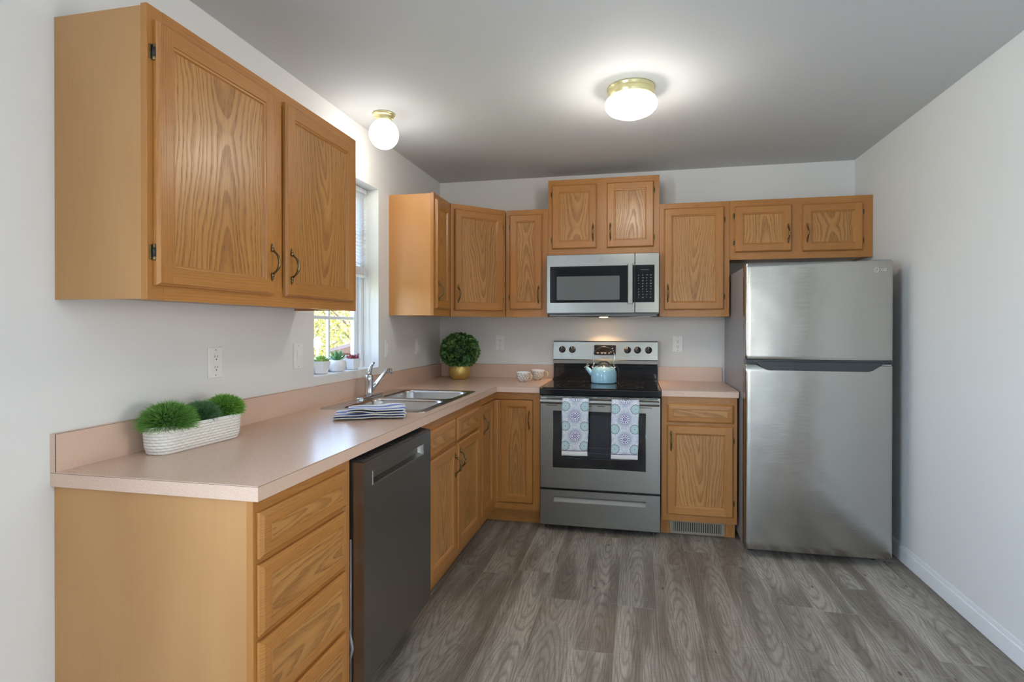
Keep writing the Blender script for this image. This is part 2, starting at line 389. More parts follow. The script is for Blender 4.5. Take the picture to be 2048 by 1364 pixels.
m_glass = glass_mat(); m_vinyl = plain('white_vinyl', srgb(232, 236, 240), .3)
def window(name, y0, y1, z0, z1, cols, rows):
    root = bpy.data.objects.new(name, None); COL.objects.link(root); struct(root)
    xo, xi = -.155, -.115; f = .035
    def frame(nm, a0, a1, c0, c1, w, x0, x1):
        b = MB(); b.box((x0, a0, c0), (x1, a0+w, c1), bev=.003); b.box((x0, a1-w, c0), (x1, a1, c1), bev=.003)
        b.box((x0, a0+w, c0), (x1, a1-w, c0+w), bev=.003); b.box((x0, a0+w, c1-w), (x1, a1-w, c1), bev=.003)
        return b.build(nm, m_vinyl, root, merge=False)
    frame('window_frame', y0, y1, z0, z1, f, xo, xi+.015)
    zm = (z0+z1)/2
    for nm, c0, c1, x0 in (('lower_sash', z0+f, zm+.02, xo+.012), ('upper_sash', zm-.015, z1-f, xo)):
        s_ = frame(nm, y0+f, y1-f, c0, c1, .042, x0, x0+.025)
        b = MB(); a0, a1, g0, g1 = y0+f+.042, y1-f-.042, c0+.042, c1-.042
        for i in range(1, cols): yy = a0+(a1-a0)*i/cols; b.box((x0+.004, yy-.009, g0), (x0+.020, yy+.009, g1), bev=.002)
        for i in range(1, rows): zz = g0+(g1-g0)*i/rows; b.box((x0+.005, a0, zz-.009), (x0+.019, a1, zz+.009), bev=.002)
        b.build('muntin', m_vinyl, s_, merge=False)
        g = MB(); g.box((x0+.010, a0-.003, g0-.003), (x0+.013, a1+.003, g1+.003)); g.build('pane', m_glass, s_)
    b = MB(); b.box((-.115, y0, z0), (0.0, y1, z0+.004)); b.build('window_sill', m_trim, root)
    return root
window('window_1', WY0, WY1, WZ0, WZ1, 2, 2)
window('window_2', DW_[0], DW_[1], DW_[2], DW_[3], 3, 2)
root = bpy.data.objects.new('door_1', None); COL.objects.link(root); struct(root)
b = MB(); y0, y1 = YR-.11, YR-.03
for x0, x1, z0, z1 in ((DX0, DX0+.06, 0, DZ1), (DX1-.06, DX1, 0, DZ1), (DX0+.06, DX1-.06, DZ1-.06, DZ1), (DX0+.06, DX1-.06, 0, .07), (DX0+.06, DX1-.06, .95, 1.03)):
    b.box((x0, y0, z0), (x1, y1, z1), bev=.004)
b.build('door_frame', m_vinyl, root, merge=False)
for z0, z1 in ((.07, .95), (1.03, DZ1-.06)): simple('pane', (DX0+.06, YR-.075, z0), (DX1-.06, YR-.07, z1), m_glass, root)
# ---------------------------------------------------------------- cabinets
DOORP = [(0, 0), (0, .011), (.007, .019), (.047, .019), (.050, .0155), (.054, .0150), (.058, .010)]
DRAWP = [(0, 0), (0, .010), (.010, .0175), (.032, .019), (.0335, .0165), (.0365, .0165), (.038, .019)]
def pull_mesh():
    b = MB(); n = 15; pts = []; rad = []
    for i in range(n):
        t = i/(n-1)*2-1; pts.append((0, -.006-.024*(1-abs(t)**2.4), t*.040)); rad.append(.0034+.0016*(1-t*t)-.0006*math.cos(t*9))
    b.tube(pts, rad, 10)
    for s in (-1, 1):
        for (c, r, l, dep) in ((.0435, .0068, .0085, .0065), (.0535, .0050, .0060, .005), (.0600, .0026, .0045, .0035)):
            v = b.lathe([(0, -1), (.5, -.87), (.87, -.5), (1, 0), (.87, .5), (.5, .87), (0, 1)], seg=12)
            vs_ = {q for f in v for q in f.verts}
            for q in vs_: q.co = Vector((q.co.x*r, q.co.y*dep-dep*.55, q.co.z*l+s*c))
    o = b.build('handle', m_brass); o.data.name = 'pull'; me = o.data; bpy.data.objects.remove(o); return me
PULL = pull_mesh()
def hinge_mesh():
    b = MB(); b.box((-.009, -.003, -.019), (.0, .0, .019), bev=.001)
    b.lathe([(0, -.021), (.0035, -.021), (.0042, -.019), (.0042, .019), (.0035, .021), (0, .021)], (.001, -.0055, 0), 12)
    b.lathe([(0, -.012), (.0048, -.012), (.0048, .012), (0, .012)], (.001, -.0055, 0), 12, mat=1)
    o = b.build('hinge', [m_brass, m_slot], merge=False); me = o.data; bpy.data.objects.remove(o); return me
HINGE = hinge_mesh()
def put(name, me, parent, loc, rz=0, sx=1):
    o = bpy.data.objects.new(name, me); COL.objects.link(o); o.parent = parent; o.location = loc; o.rotation_euler = (0, 0, rz); o.scale = (sx, 1, 1); return o
def door(root, x0, x1, z0, z1, yf, pull=None, pz=None, hinges=None, small=False):
    b = MB(); b.ringpanel(x0, x1, z0, z1, DOORP, yf, (0, 0), flat=2, pmat=1)
    d = b.build('door', [m_oakf, m_oak], root, normals=True)
    if pull: put('handle', PULL, d, ((x0+.024 if pull == 'l' else x1-.024), yf-.019, pz))
    if hinges:
        dz = .085 if z1-z0 > .5 else .062
        for zz in (z0+dz, z1-dz):
            if hinges == 'l': put('hinge', HINGE, d, (x0-.002, yf-.0005, zz))
            else: put('hinge', HINGE, d, (x1+.002, yf-.0005, zz), 0, -1)
    return d
def drawer(root, x0, x1, z0, z1, yf):
    b = MB(); b.ringpanel(x0, x1, z0, z1, DRAWP, yf, (0, 0), grain=0, pmat=1, panel_grain=0)
    return b.build('drawer', [m_oakf, m_oak], root, normals=True)
def face_frame(root, x0, x1, z0, z1, yf, vert, horiz, top=.04, bot=.04, sw=.04, th=.019):
    """vert: list of mid stiles (xa, xb); horiz: list of mid rails (za, zb)"""
    b = MB()
    sw, sr = sw if isinstance(sw, tuple) else (sw, sw)
    b.box((x0, yf, z0), (x0+sw, yf+th, z1), 2, bev=.0008); b.box((x1-sr, yf, z0), (x1, yf+th, z1), 2, bev=.0008)
    xs = [(x0+sw, x1-sw)]
    b.box((x0+sw, yf, z1-top), (x1-sr, yf+th, z1), 0); b.box((x0+sw, yf, z0), (x1-sr, yf+th, z0+bot), 0)
    for xa, xb in vert: b.box((xa, yf, z0+bot), (xb, yf+th, z1-top), 2)
    for za, zb in horiz:
        edges = [x0+sw]+[q for v in vert for q in v]+[x1-sr]
        for xa, xb in zip(edges[::2], edges[1::2]): b.box((xa, yf, za), (xb, yf+th, zb), 0)
    return b.build('face_frame', m_oakf, root, merge=False)
def carcass(root, x0, x1, y0, z0, z1, lift=.0, mat=None):
    b = MB(); t = .014; yb = -.0005
    b.box((x0, y0, z0), (x0+t, yb, z1), 2); b.box((x1-t, y0, z0), (x1, yb, z1), 2)
    b.box((x0+t, y0, z0+lift), (x1-t, yb, z0+lift+.012), 1, mat=1); b.box((x0+t, y0, z1-.014), (x1-t, yb, z1), 1)
    b.box((x0+t, -.008, z0+lift+.012), (x1-t, yb, z1-.014), 2)
    return b.build('carcass', [mat or m_maple, m_oakf], root, merge=False)
def wall_cab(label, loc, rz, w, z0, z1, D, doors, vert=(), sw=.05, side=None):
    root = thing('wall_cabinet', label, 'cabinet', loc, rz)
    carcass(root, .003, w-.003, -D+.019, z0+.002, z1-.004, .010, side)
    face_frame(root, .0005, w-.0005, z0, z1, -D, list(vert), [], .05, .062, sw)
    for d in doors: door(root, *d[:4], -D, *d[4:])
    return root
D = .298; ZB, ZT = 1.372, 2.134
Y0 = -2.931
wall_cab('large oak wall cabinet with two doors hanging on the left wall, left of the window', (0, Y0, 0), PI/2, 1.066, ZB, ZT, D,
    [(.018, .488, 1.410, 2.098, 'r', 1.520, 'l'), (.548, 1.020, 1.410, 2.098, 'l', 1.518, 'r')], [(.49, .545)])
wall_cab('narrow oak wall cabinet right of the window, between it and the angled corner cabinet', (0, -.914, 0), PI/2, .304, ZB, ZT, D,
    [(.018, .262, 1.418, 2.098, 'l', 1.525, 'r')], side=m_side_lit)
# angled corner cabinet
root = thing('corner_wall_cabinet', 'angled oak corner wall cabinet with one diagonal door above the boxwood pot', 'cabinet', (D, -.61, 0), PI/4)
w = (.61-D)*math.sqrt(2); c45 = math.sqrt(.5)
def L45(x, y): return ((x-D)*c45+(y+.61)*c45, -(x-D)*c45+(y+.61)*c45)
b = MB(); b.prism([L45(*p) for p in ((.002, -.608), (D-.006, -.608), (.608, -D+.006), (.608, -.002), (.002, -.002))][::-1], ZB+.012, ZT-.004)
# pull the carcass behind the frame
for v in b.bm.verts:
    if v.co.y < .019: v.co.y = .019
b.build('carcass', m_oakf, root, normals=True)
face_frame(root, .004, w-.004, ZB, ZT, 0, [], [], .05, .062)
door(root, .030, w-.030, 1.415, 2.098, 0, 'l', 1.525, 'r')
wall_cab('narrow oak wall cabinet with one door, between the angled corner cabinet and the microwave', (.61, 0, 0), 0, .305, ZB, ZT, D,
    [(.030, .263, 1.425, 2.098, 'r', 1.53, 'l')])
wall_cab('short oak wall cabinet with two doors directly above the microwave, its top the highest', (.915, 0, 0), 0, .762, 1.806, 2.332, D,
    [(.030, .340, 1.848, 2.292, 'r', 1.955, 'l'), (.410, .724, 1.848, 2.292, 'l', 1.955, 'r')], [(.335, .415)])
wall_cab('single-door oak wall cabinet right of the microwave and left of the refrigerator top', (1.677, 0, 0), 0, .449, ZB, ZT, D,
    [(.030, .413, 1.418, 2.098, 'l', 1.53, 'r')])
wall_cab('low wide oak wall cabinet with two short doors above the refrigerator', (2.126, 0, 0), 0, .851, 1.745, ZT, D,
    [(.031, .377, 1.793, 2.093, 'r', 1.905, 'l'), (.442, .791, 1.788, 2.090, 'l', 1.905, 'r')], [(.374, .446)], (.045, .075))
# base cabinets
def base_carcass(root, x0, x1, D_, z1=.874):
    b = MB(); t = .014
    b.prism([(-.0005, 0), (-.52, 0), (-.52, .105), (-D_+.019, .105), (-D_+.019, z1), (-.0005, z1)], x0, x0+t, axis='x'); b.prism([(-.0005, 0), (-.52, 0), (-.52, .105), (-D_+.019, .105), (-D_+.019, z1), (-.0005, z1)], x1-t, x1, axis='x')
    b.box((x0+t, -D_+.019, .10), (x1-t, -.0005, .114), 0); b.box((x0+t, -.01, .114), (x1-t, -.0005, z1))
    return b.build('carcass', m_maple, root, merge=False, normals=True)
BD = .61
root = thing('drawer_cabinet', 'oak base cabinet with four drawers at the near end of the counter', 'cabinet', (0, -2.934, 0), PI/2)
base_carcass(root, .003, .457, BD)
face_frame(root, .0, .458, .105, .8755, -BD, [], [(.326, .342), (.521, .538), (.711, .729)], .055, .055, (.022, .050))
for z0, z1 in ((.147, .327), (.341, .522), (.536, .713), (.728, .843)): drawer(root, .010, .418, z0, z1, -BD)
simple('toe_kick', (.017, -.54, 0), (.457, -.53, .10), m_oakf, root, grain=0)
root = thing('sink_cabinet', 'oak sink base cabinet with two doors under two false drawer fronts, right of the dishwasher', 'cabinet', (0, -1.864, 0), PI/2)
base_carcass(root, .001, .912, BD)
face_frame(root, .0, .913, .105, .8755, -BD, [(.42, .452)], [(.690, .722)], .055, .055, (.055, .085))
drawer(root, .044, .420, .713, .832, -BD); drawer(root, .446, .842, .713, .832, -BD)
door(root, .046, .422, .148, .697, -BD, 'r', .600); door(root, .450, .842, .148, .700, -BD, 'l', .612)
simple('toe_kick', (.0, -.535, 0), (.913, -.525, .10), m_oakf, root, grain=0)
# corner base cabinet with a folded pair of doors
root = thing('corner_base_cabinet', 'oak corner base cabinet with a folded pair of doors meeting in the inside corner', 'cabinet')
b = MB(); q = .591
b.prism([(.001, -.949), (q, -.949), (q, -q), (.913, -q), (.913, -.001), (.001, -.001)], .105, .874)
b.build('carcass', m_maple, root, normals=True)
b = MB(); F = .61; G = q
b.box((G, -.949, .105), (F, -.924, .8755)); b.box((G, -.924, .105), (F, -F, .147), 1); b.box((G, -.924, .828), (F, -F, .8755), 1)
b.box((.868, -F, .105), (.9135, -G, .8755)); b.box((G, -F, .105), (.868, -G, .147), 0); b.box((G, -F, .828), (.868, -G, .8755), 0)
b.build('face_frame', m_oakf, root, merge=False)
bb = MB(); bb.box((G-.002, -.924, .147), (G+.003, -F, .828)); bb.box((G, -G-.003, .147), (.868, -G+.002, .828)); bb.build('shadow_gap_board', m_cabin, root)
def leaf(x0, x1, z0, z1, pull, m):
    b = MB(); P = [(0, 0), (0, .016), (.002, .019), (.040, .019), (.043, .0155), (.047, .0150), (.052, .010)]
    b.ringpanel(x0, x1, z0, z1, P, 0, (0, 0), flat=2, pmat=1)
    o = b.build('door', [m_oakf, m_oak], root, normals=True); o.data.transform(m); 
    put('handle', PULL, o, (0, 0, 0)).matrix_local = m @ Matrix.Translation(((x0+.022 if pull == 'l' else x1-.022), -.019, .695 if pull == 'r' else .705))
    return o
ML = Matrix.Translation((.598, -.921, 0)) @ Matrix.Rotation(PI/2, 4, 'Z')
MR = Matrix.Translation((.62, -.598, 0))
leaf(0, .262, .152, .823, 'l', ML); leaf(.030, .245, .152, .823, 'r', MR)
b = MB()      # fluted corner strip where the two leaves meet
prof = [(.617, -.659), (.617, -.645), (.620, -.641), (.617, -.637), (.620, -.633), (.623, -.622), (.634, -.620), (.638, -.617), (.642, -.620), (.646, -.617), (.650, -.617), (.650, -.600), (.600, -.600), (.600, -.659)]
b.prism(prof, .152, .823); b.build('corner_strip', m_oakf, root, normals=True)
b = MB(); b.box((.53, -.949, 0), (.535, -.535, .105), 1); b.box((.53, -.535, 0), (.912, -.530, .105), 0); b.build('toe_kick', m_oakf, root, merge=False)
root = thing('base_cabinet', 'oak base cabinet with one drawer and one door between the stove and the refrigerator', 'cabinet', (1.679, 0, 0))
base_carcass(root, .001, .444, BD)
face_frame(root, .0, .445, .105, .8755, -BD, [], [(.690, .722)], .055, .055)
drawer(root, .033, .423, .716, .831, -BD); door(root, .033, .421, .147, .697, -BD, 'l', .602, 'r')
b = MB(); b.box((0, -.540, 0), (.055, -.53, .105), 2); b.box((.385, -.540, 0), (.445, -.53, .105), 2); b.box((.055, -.537, .0), (.385, -.53, .105), 0)
b.build('toe_kick', m_oakf, root, merge=False)
# floor register in the toe kick
root = thing('air_register', 'grey metal air register grille set in the toe kick under the right base cabinet', 'vent', (1.734, -.545, .006))
b = MB(); w_, h_ = .328, .084
b.box((0, -.004, 0), (w_, .003, .012), bev=.001); b.box((0, -.004, h_-.012), (w_, .003, h_), bev=.001); b.box((0, -.004, .012), (.020, .003, h_-.012)); b.box((w_-.020, -.004, .012), (w_, .003, h_-.012))
m_reg = plain('register_grey', srgb(150, 140, 124), .45)
b.build('frame', m_reg, root, merge=False)
b = MB(); n = 22
for i in range(n): x = .020+(w_-.040)*(i+.5)/n; b.box((x-.0035, -.003, .012), (x+.0035, .002, h_-.012))
b.build('louvre', m_reg, root, merge=False)
simple('duct_opening', (.018, .0025, .010), (w_-.018, .0038, h_-.010), m_slot, root)
# ---------------------------------------------------------------- countertops
CZ0, CZ1, CD = .876, .914, .630
def slab(name, poly, parent):
    # poly in xy; edges get a fine dark seam just under the top sheet
    b = MB(); b.prism(poly, CZ0, CZ1-.0030); b.prism(poly, CZ1-.0018, CZ1)
    cx = [(p[0]*.9997+sum(q[0] for q in poly)/len(poly)*.0003, p[1]*.9997+sum(q[1] for q in poly)/len(poly)*.0003) for p in poly]
    b.prism(cx, CZ1-.0030, CZ1-.0018, mat=1)
    return b.build(name, [m_lam, m_seam], parent, merge=False, normals=True)
SK = (.060, .590, -1.790, -.955)      # sink outline
root = thing('countertop', 'long L-shaped pinkish beige laminate countertop with the sink in it', 'countertop')
CY0 = -2.942
poly = [(.0005, -.0005), (.0005, CY0), (CD, CY0), (CD, -CD-.005), (.914, -CD-.005), (.914, -.0005)]
# hole for the sink: bridge the outline
hx0, hx1, hy0, hy1 = SK[0]+.015, SK[1]-.015, SK[2]+.015, SK[3]-.015
b = MB()
def lbox(lo, hi):
    b.box((lo[0], lo[1], CZ0), (hi[0], hi[1], CZ1-.0030)); b.box((lo[0], lo[1], CZ1-.0018), (hi[0], hi[1], CZ1)); 
for lo, hi in (((.0005, CY0), (CD, hy0)), ((.0005, hy0), (hx0, hy1)), ((hx1, hy0), (CD, hy1)), ((.0005, hy1), (CD, -CD-.005)), ((.0005, -CD-.005), (.914, -.0005))):
    lbox(lo, hi)
for lo, hi in (((.001, CY0+.0004), (CD-.0004, CY0+.03)), ((CD-.03, CY0+.03), (CD-.0004, -CD-.006)), ((CD-.03, -CD-.0046), (.913, -CD+.03))):
    b.box((lo[0], lo[1], CZ1-.0030), (hi[0], hi[1], CZ1-.0018), mat=1)
b.build('worktop', [m_lam, m_seam], root, merge=False)
b = MB(); BS = .019; ZBS = 1.016
b.box((.0005, CY0, CZ1), (BS, -.0005, ZBS-.001))
b.box((.0005, CY0, ZBS-.001), (BS-.0014, -.0005, ZBS)); b.box((BS-.0014, CY0, ZBS-.001), (BS, -.0005, ZBS), mat=1)
b.box((BS-.0012, CY0-.0003, CZ1), (BS+.0002, CY0+.001, ZBS), mat=1)
b.build('backsplash', [m_lam, m_seam], root, merge=False)
b = MB(); b.box((BS, -BS, CZ1), (.914, -.0005, ZBS-.001)); b.box((BS, -BS+.0014, ZBS-.001), (.914, -.0005, ZBS)); b.box((BS, -BS, ZBS-.001), (.914, -BS+.0014, ZBS), mat=1); b.build('backsplash', [m_lam, m_seam], root, merge=False)
root = thing('countertop', 'short pinkish beige laminate countertop between the stove and the refrigerator', 'countertop')
b = MB(); b.box((1.679, -CD-.005, CZ0), (2.1285, -.0005, CZ1-.003)); b.box((1.679, -CD-.005, CZ1-.0018), (2.1285, -.0005, CZ1)); b.box((1.680, -CD-.0045, CZ1-.003), (2.128, -.6, CZ1-.0018), mat=1)
b.build('worktop', [m_lam, m_seam], root, merge=False)
b = MB(); b.box((1.679, -BS, CZ1), (2.120, -.0005, ZBS)); b.build('backsplash', [m_lam], root)
# ---------------------------------------------------------------- sink and faucet
def rrect(x0, x1, y0, y1, r, n=6):
    out = []
    for cx, cy, a0 in ((x1-r, y1-r, 0), (x0+r, y1-r, PI/2), (x0+r, y0+r, PI), (x1-r, y0+r, 1.5*PI)):
        for i in range(n+1): a = a0+PI/2*i/n; out.append((cx+r*math.cos(a), cy+r*math.sin(a)))
    return out
def loft(b, rings, mat=0, smooth=True, close_last=False, close_first=False):
    vr = [[b.bm.verts.new(p) for p in r] for r in rings]; n = len(rings[0]); fs = []
    for a, c in zip(vr[:-1], vr[1:]):
        for i in range(n): fs.append(b.bm.faces.new([a[i], a[(i+1) % n], c[(i+1) % n], c[i]]))
    if close_last: fs.append(b.bm.faces.new(vr[-1]))
    if close_first: fs.append(b.bm.faces.new(vr[0][::-1]))
    for f in fs: f.material_index = mat; f.smooth = smooth
    b.setuv(fs); return fs
root = thing('kitchen_sink', 'stainless steel double bowl drop-in sink set in the long countertop under the window', 'sink')
bowls = [(.150, .555, -1.755, -1.395), (.150, .555, -1.345, -.990)]
b = MB(); z = CZ1
# rim deck: tessellated with the two bowl holes
outer = rrect(*SK, .03); loops = [outer]+[rrect(*q, .055) for q in bowls]
from mathutils.geometry import tessellate_polygon
flat3 = [[Vector((p[0], p[1], 0)) for p in (lp if k == 0 else lp[::-1])] for k, lp in enumerate(loops)]
allp = [p for l_ in flat3 for p in l_]; vv = [b.bm.verts.new((p.x, p.y, z+.0035)) for p in allp]; fs = []
for t in tessellate_polygon(flat3):
    try: fs.append(b.bm.faces.new([vv[i] for i in t]))
    except ValueError: pass
b.setuv(fs)
for f in fs:
    f.normal_update()
    if f.normal.z < 0: f.normal_flip()
o2 = rrect(SK[0]-.001, SK[1]+.001, SK[2]-.001, SK[3]+.001, .031)
loft(b, [[(x, y, z+.0001) for x, y in o2], [(x, y, z+.0035) for x, y in outer]])
b.build('rim', m_sink, root, merge=True)
for q in bowls:
    b = MB(); R = [(0, .0035, .055), (.004, .001, .055), (.008, -.010, .055), (.012, -.10, .055), (.022, -.135, .05), (.055, -.150, .04)]
    loft(b, [[(x, y, z+h) for x, y in rrect(q[0]+i, q[1]-i, q[2]+i, q[3]-i, r)][::-1] for i, h, r in R], close_last=True)
    bo = b.build('bowl', m_sink, root)
    b = MB(); b.lathe([(.0, .001), (.030, .001), (.042, .003), (.044, .0)], ((q[0]+q[1])/2, (q[2]+q[3])/2, z-.150), 24); b.build('drain', m_chrome, bo)
root = thing('faucet', 'chrome single-lever kitchen faucet at the back of the double sink', 'faucet', (.104, -1.372, CZ1+.0036))
b = MB(); loft(b, [[(x, y, h) for x, y in rrect(-.028+i, .028-i, -.125+i, .125-i, .027-i)] for i, h in ((0, 0), (0, .006), (.004, .011), (.010, .013))], close_last=True); b.build('base_plate', m_chrome, root)
b = MB(); b.lathe([(.0, .012), (.024, .012), (.025, .02), (.023, .035), (.0225, .09), (.024, .105), (.022, .118), (.012, .128), (0, .130)], (0, 0, 0), 28); b.build('body', m_chrome, root)
b = MB(); sp = [(.010, .016, .048), (.018, .040, .068), (.028, .075, .098), (.037, .108, .124), (.042, .128, .137), (.046, .143, .140), (.049, .155, .137)]
b.tube(sp, [.014, .0125, .0115, .011, .011, .0115, .0125], 14); b.tube([(.049, .153, .146), (.050, .155, .118)], [.013, .012], 14); b.build('spout', m_chrome, root)
b = MB(); b.tube([(0, -.002, .115), (.002, .002, .14), (.006, .012, .165), (.010, .022, .182), (.013, .033, .186)], [.018, .013, .010, .0085, .007], 12, flat=.8); b.build('lever', m_chrome, root)
# folded striped dish towel
def stripes():
    t = NT('blue_striped_cloth'); x, y, z = t.sep(t.uv())
    s1 = t.M('MULTIPLY', t.ss(t.M('ABSOLUTE', t.M('SUBTRACT', t.M('FRACT', t.M('DIVIDE', x, .074)), .5)), .22, .19), 1.)
    s2 = t.ss(t.M('ABSOLUTE', t.M('SUBTRACT', t.M('FRACT', t.M('DIVIDE', x, .074)), .5)), .36, .345)
    s2 = t.M('SUBTRACT', s2, t.ss(t.M('ABSOLUTE', t.M('SUBTRACT', t.M('FRACT', t.M('DIVIDE', x, .074)), .5)), .32, .305))
    c = t.mix(t.M('MULTIPLY', s1, t.M('ADD', .6, t.M('MULTIPLY', t.noise(t.uv(), 260, 2, .6), .6))), srgb(244, 244, 238), srgb(84, 116, 206)); c = t.mix(s2, c, srgb(52, 80, 176))
    t.bump(t.noise(t.uv(), 900, 2, .6), .25, .001)
    return t.set(col=c, rough=.85)
m_stripe = stripes(); m_cream = plain('cream_hem', srgb(226, 224, 204), .85)
def folded(b, L, Wd, layers, x0, z0, seed, th=.0035, gap=.0062, edge=0):
    """serpentine strip of cloth folded back and forth in x, extruded along y with gentle waves"""
    rr = random.Random(seed); path = []; n = 18
    for k in range(layers):
        for i in range(n):
            t = i/(n-1); x = x0+L*(t if k % 2 == 0 else 1-t)
            path.append((x, z0+gap*k+.0008*math.sin(t*9+k)))
        if k < layers-1:
            xe, zc = path[-1][0], z0+gap*(k+.5); s = 1 if k % 2 == 0 else -1
            for a in (.2, .5, .8): path.append((xe+s*gap*.9*math.sin(a*PI), zc-gap*.5*math.cos(a*PI)))
    m = 14; acc = [0]
    for p, q in zip(path[:-1], path[1:]): acc.append(acc[-1]+math.hypot(q[0]-p[0], q[1]-p[1]))
    rows = []
    for j in range(m):
        v = j/(m-1); y = -Wd/2+Wd*v; row = []
        for (x, zz) in path:
            wv = .011*math.sin(x*26+v*3+seed)*math.sin(PI*min(1, max(0, (zz-z0)/(gap*layers+.001)+.3)))
            row.append(b.bm.verts.new((x+.003*math.sin(v*7+seed+zz*300), y+.002*math.sin(x*40), zz+max(0, wv)*(.3+zz*18))))
        rows.append(row)
    fs = []
    for a, c in zip(rows[:-1], rows[1:]):
        for i in range(len(path)-1):
            f = b.bm.faces.new([a[i], a[i+1], c[i+1], c[i]]); f.smooth = True; fs.append(f)
            for lp in f.loops:
                k = i if lp.vert in (a[i], c[i]) else i+1
                lp[b.uv].uv = (lp.vert.co.y+.02, acc[k])
    return fs
b = MB(); folded(b, .285, .165, 2, -.142, .004, 1., gap=.0105); folded(b, .225, .160, 2, -.085, .0245, 2.6, gap=.011)
o = b.build('dish_towel', [m_stripe, m_cream]); tag(o, 'folded white and blue striped dish towel lying on the counter edge of the sink', 'towel')
md = o.modifiers.new('thick', 'SOLIDIFY'); md.thickness = .0042; md.offset = 0; md.material_offset_rim = 1; md2 = o.modifiers.new('s', 'SUBSURF'); md2.levels = md2.render_levels = 1
o.location = (.405, -1.945, CZ1+.0045); o.rotation_euler = (0, 0, math.radians(24))
# ---------------------------------------------------------------- planter with three grass balls
def blades(b, cen, R, n, ln, wd, zmin, rr, curl=.35, stretch=(1, 1, 1)):
    for _ in range(n):
        while True:
            d = Vector((rr.gauss(0, 1), rr.gauss(0, 1), rr.gauss(0, 1))).normalized()
            if d.z > zmin: break
        c = Vector(cen); base = c+Vector((d.x*R*stretch[0], d.y*R*stretch[1], d.z*R*stretch[2]))*rr.uniform(.60, .76)
        dd = (d+Vector((rr.uniform(-1, 1), rr.uniform(-1, 1), rr.uniform(-1, 1)))*.28).normalized()
        L = ln*rr.uniform(.75, 1.1); side = dd.cross(Vector((rr.uniform(-1, 1), rr.uniform(-1, 1), rr.uniform(-1, 1)))).normalized()*wd
        bend = Vector((rr.uniform(-1, 1), rr.uniform(-1, 1), rr.uniform(-.7, .5)))*curl*L
        p0, p1, p2 = base, base+dd*L*.6+bend*.25, base+dd*L+bend
        v = [b.bm.verts.new(p) for p in (p0-side, p0+side, p1+side*.8, p2, p1-side*.8)]
        f1 = b.bm.faces.new([v[0], v[1], v[2], v[4]]); f2 = b.bm.faces.new([v[4], v[2], v[3]]); q = rr.random()
        for f in (f1, f2):
            for lp in f.loops:
                t = 0 if lp.vert in (v[0], v[1]) else (.6 if lp.vert is not v[3] else 1)
                lp[b.uv].uv = (q, t)
def leafmat(name, base, tip, alt=None, rough=.5):
    t = NT(name); x, y, z = t.sep(t.uv()); c = t.mix(y, base, tip)
    if alt: c = t.mix(t.ss(x, .55, .9), c, alt)
    c = t.mix(t.M('MULTIPLY', t.M('FRACT', t.M('MULTIPLY', x, 7.3)), .35), c, tuple(q*.4 for q in base))
    return t.set(col=c, rough=rough)
root = thing('planter', 'long white woven-texture ceramic planter with three round green grass balls on the counter', 'potted plant', (.1135, -2.575, CZ1+.0004), math.radians(-4))
m_weave = NT('woven_white_ceramic')
_u = m_weave.sep(m_weave.uv()); _a = m_weave.M('MULTIPLY', _u[1], 1/.0092); _row = m_weave.M('FLOOR', _a)
_b = m_weave.M('ADD', m_weave.M('MULTIPLY', _u[0], 1/.022), m_weave.M('MULTIPLY', m_weave.M('MODULO', _row, 2.), .5))
_h = m_weave.M('MULTIPLY', m_weave.M('SINE', m_weave.M('MULTIPLY', m_weave.M('FRACT', _a), PI)), m_weave.M('POWER', m_weave.M('ABSOLUTE', m_weave.M('SINE', m_weave.M('MULTIPLY', _b, PI))), .5))
m_weave.bump(_h, .9, .003); m_weave = m_weave.set(col=srgb(238, 236, 230), rough=.5)
b = MB()
hl, hw = .168, .054
def trough(i, h, r=.05): return [(x, y, h) for x, y in rrect(-hw+i, hw-i, -hl+i, hl-i, max(.004, r-i), 8)]
rings = [trough(.014, .0), trough(.010, .004), trough(.004, .025), trough(.0, .082), trough(.0, .085), trough(.003, .0865), trough(.006, .085), trough(.008, .06), trough(.01, .055)]
vr = [[b.bm.verts.new(p) for p in r] for r in rings]; n = len(rings[0]); per = [0]
for i in range(n): a_, c_ = Vector(rings[3][i]), Vector(rings[3][(i+1) % n]); per.append(per[-1]+(c_-a_).length)
for k, (a, c) in enumerate(zip(vr[:-1], vr[1:])):
    for i in range(n):
        f = b.bm.faces.new([a[i], a[(i+1) % n], c[(i+1) % n], c[i]]); f.smooth = True; f.material_index = 0 if k in (1, 2) else 1
        us = (per[i], per[i+1], per[i+1], per[i]); zs = (rings[k][0][2],)*2+(rings[k+1][0][2],)*2
        for lp, u_, z_ in zip(f.loops, us, zs): lp[b.uv].uv = (u_, z_)
b.bm.faces.new(vr[0][::-1]).material_index = 1; b.bm.faces.new(vr[-1]).material_index = 1
b.build('trough', [m_weave, m_ceramic], root)
ov = MB(); loft(ov, [trough(.009, .060), trough(.009, .070)], close_last=True); ov.build('soil', m_soil, root)
gm = [leafmat('grass_green', srgb(50, 104, 36), srgb(132, 188, 84)), leafmat('grass_blue_green', srgb(44, 96, 58), srgb(112, 160, 104)), leafmat('grass_bright_green', srgb(56, 118, 34), srgb(146, 204, 84))]
for k, (yy, R, zc) in enumerate(((-.100, .084, .088), (.018, .062, .092), (.118, .068, .098))):
    rr = random.Random(20+k); b = MB(); b.lathe([(R*.66*math.sin(a*PI/8), -R*.5*math.cos(a*PI/8)) for a in range(9)], (0, yy, zc), 12)
    blades(b, (0, yy, zc), R, 5200, R*.34, .0009, -.22, rr, .4, (.92, 1, .74)); b.build('grass_ball', gm[k], root, merge=False)
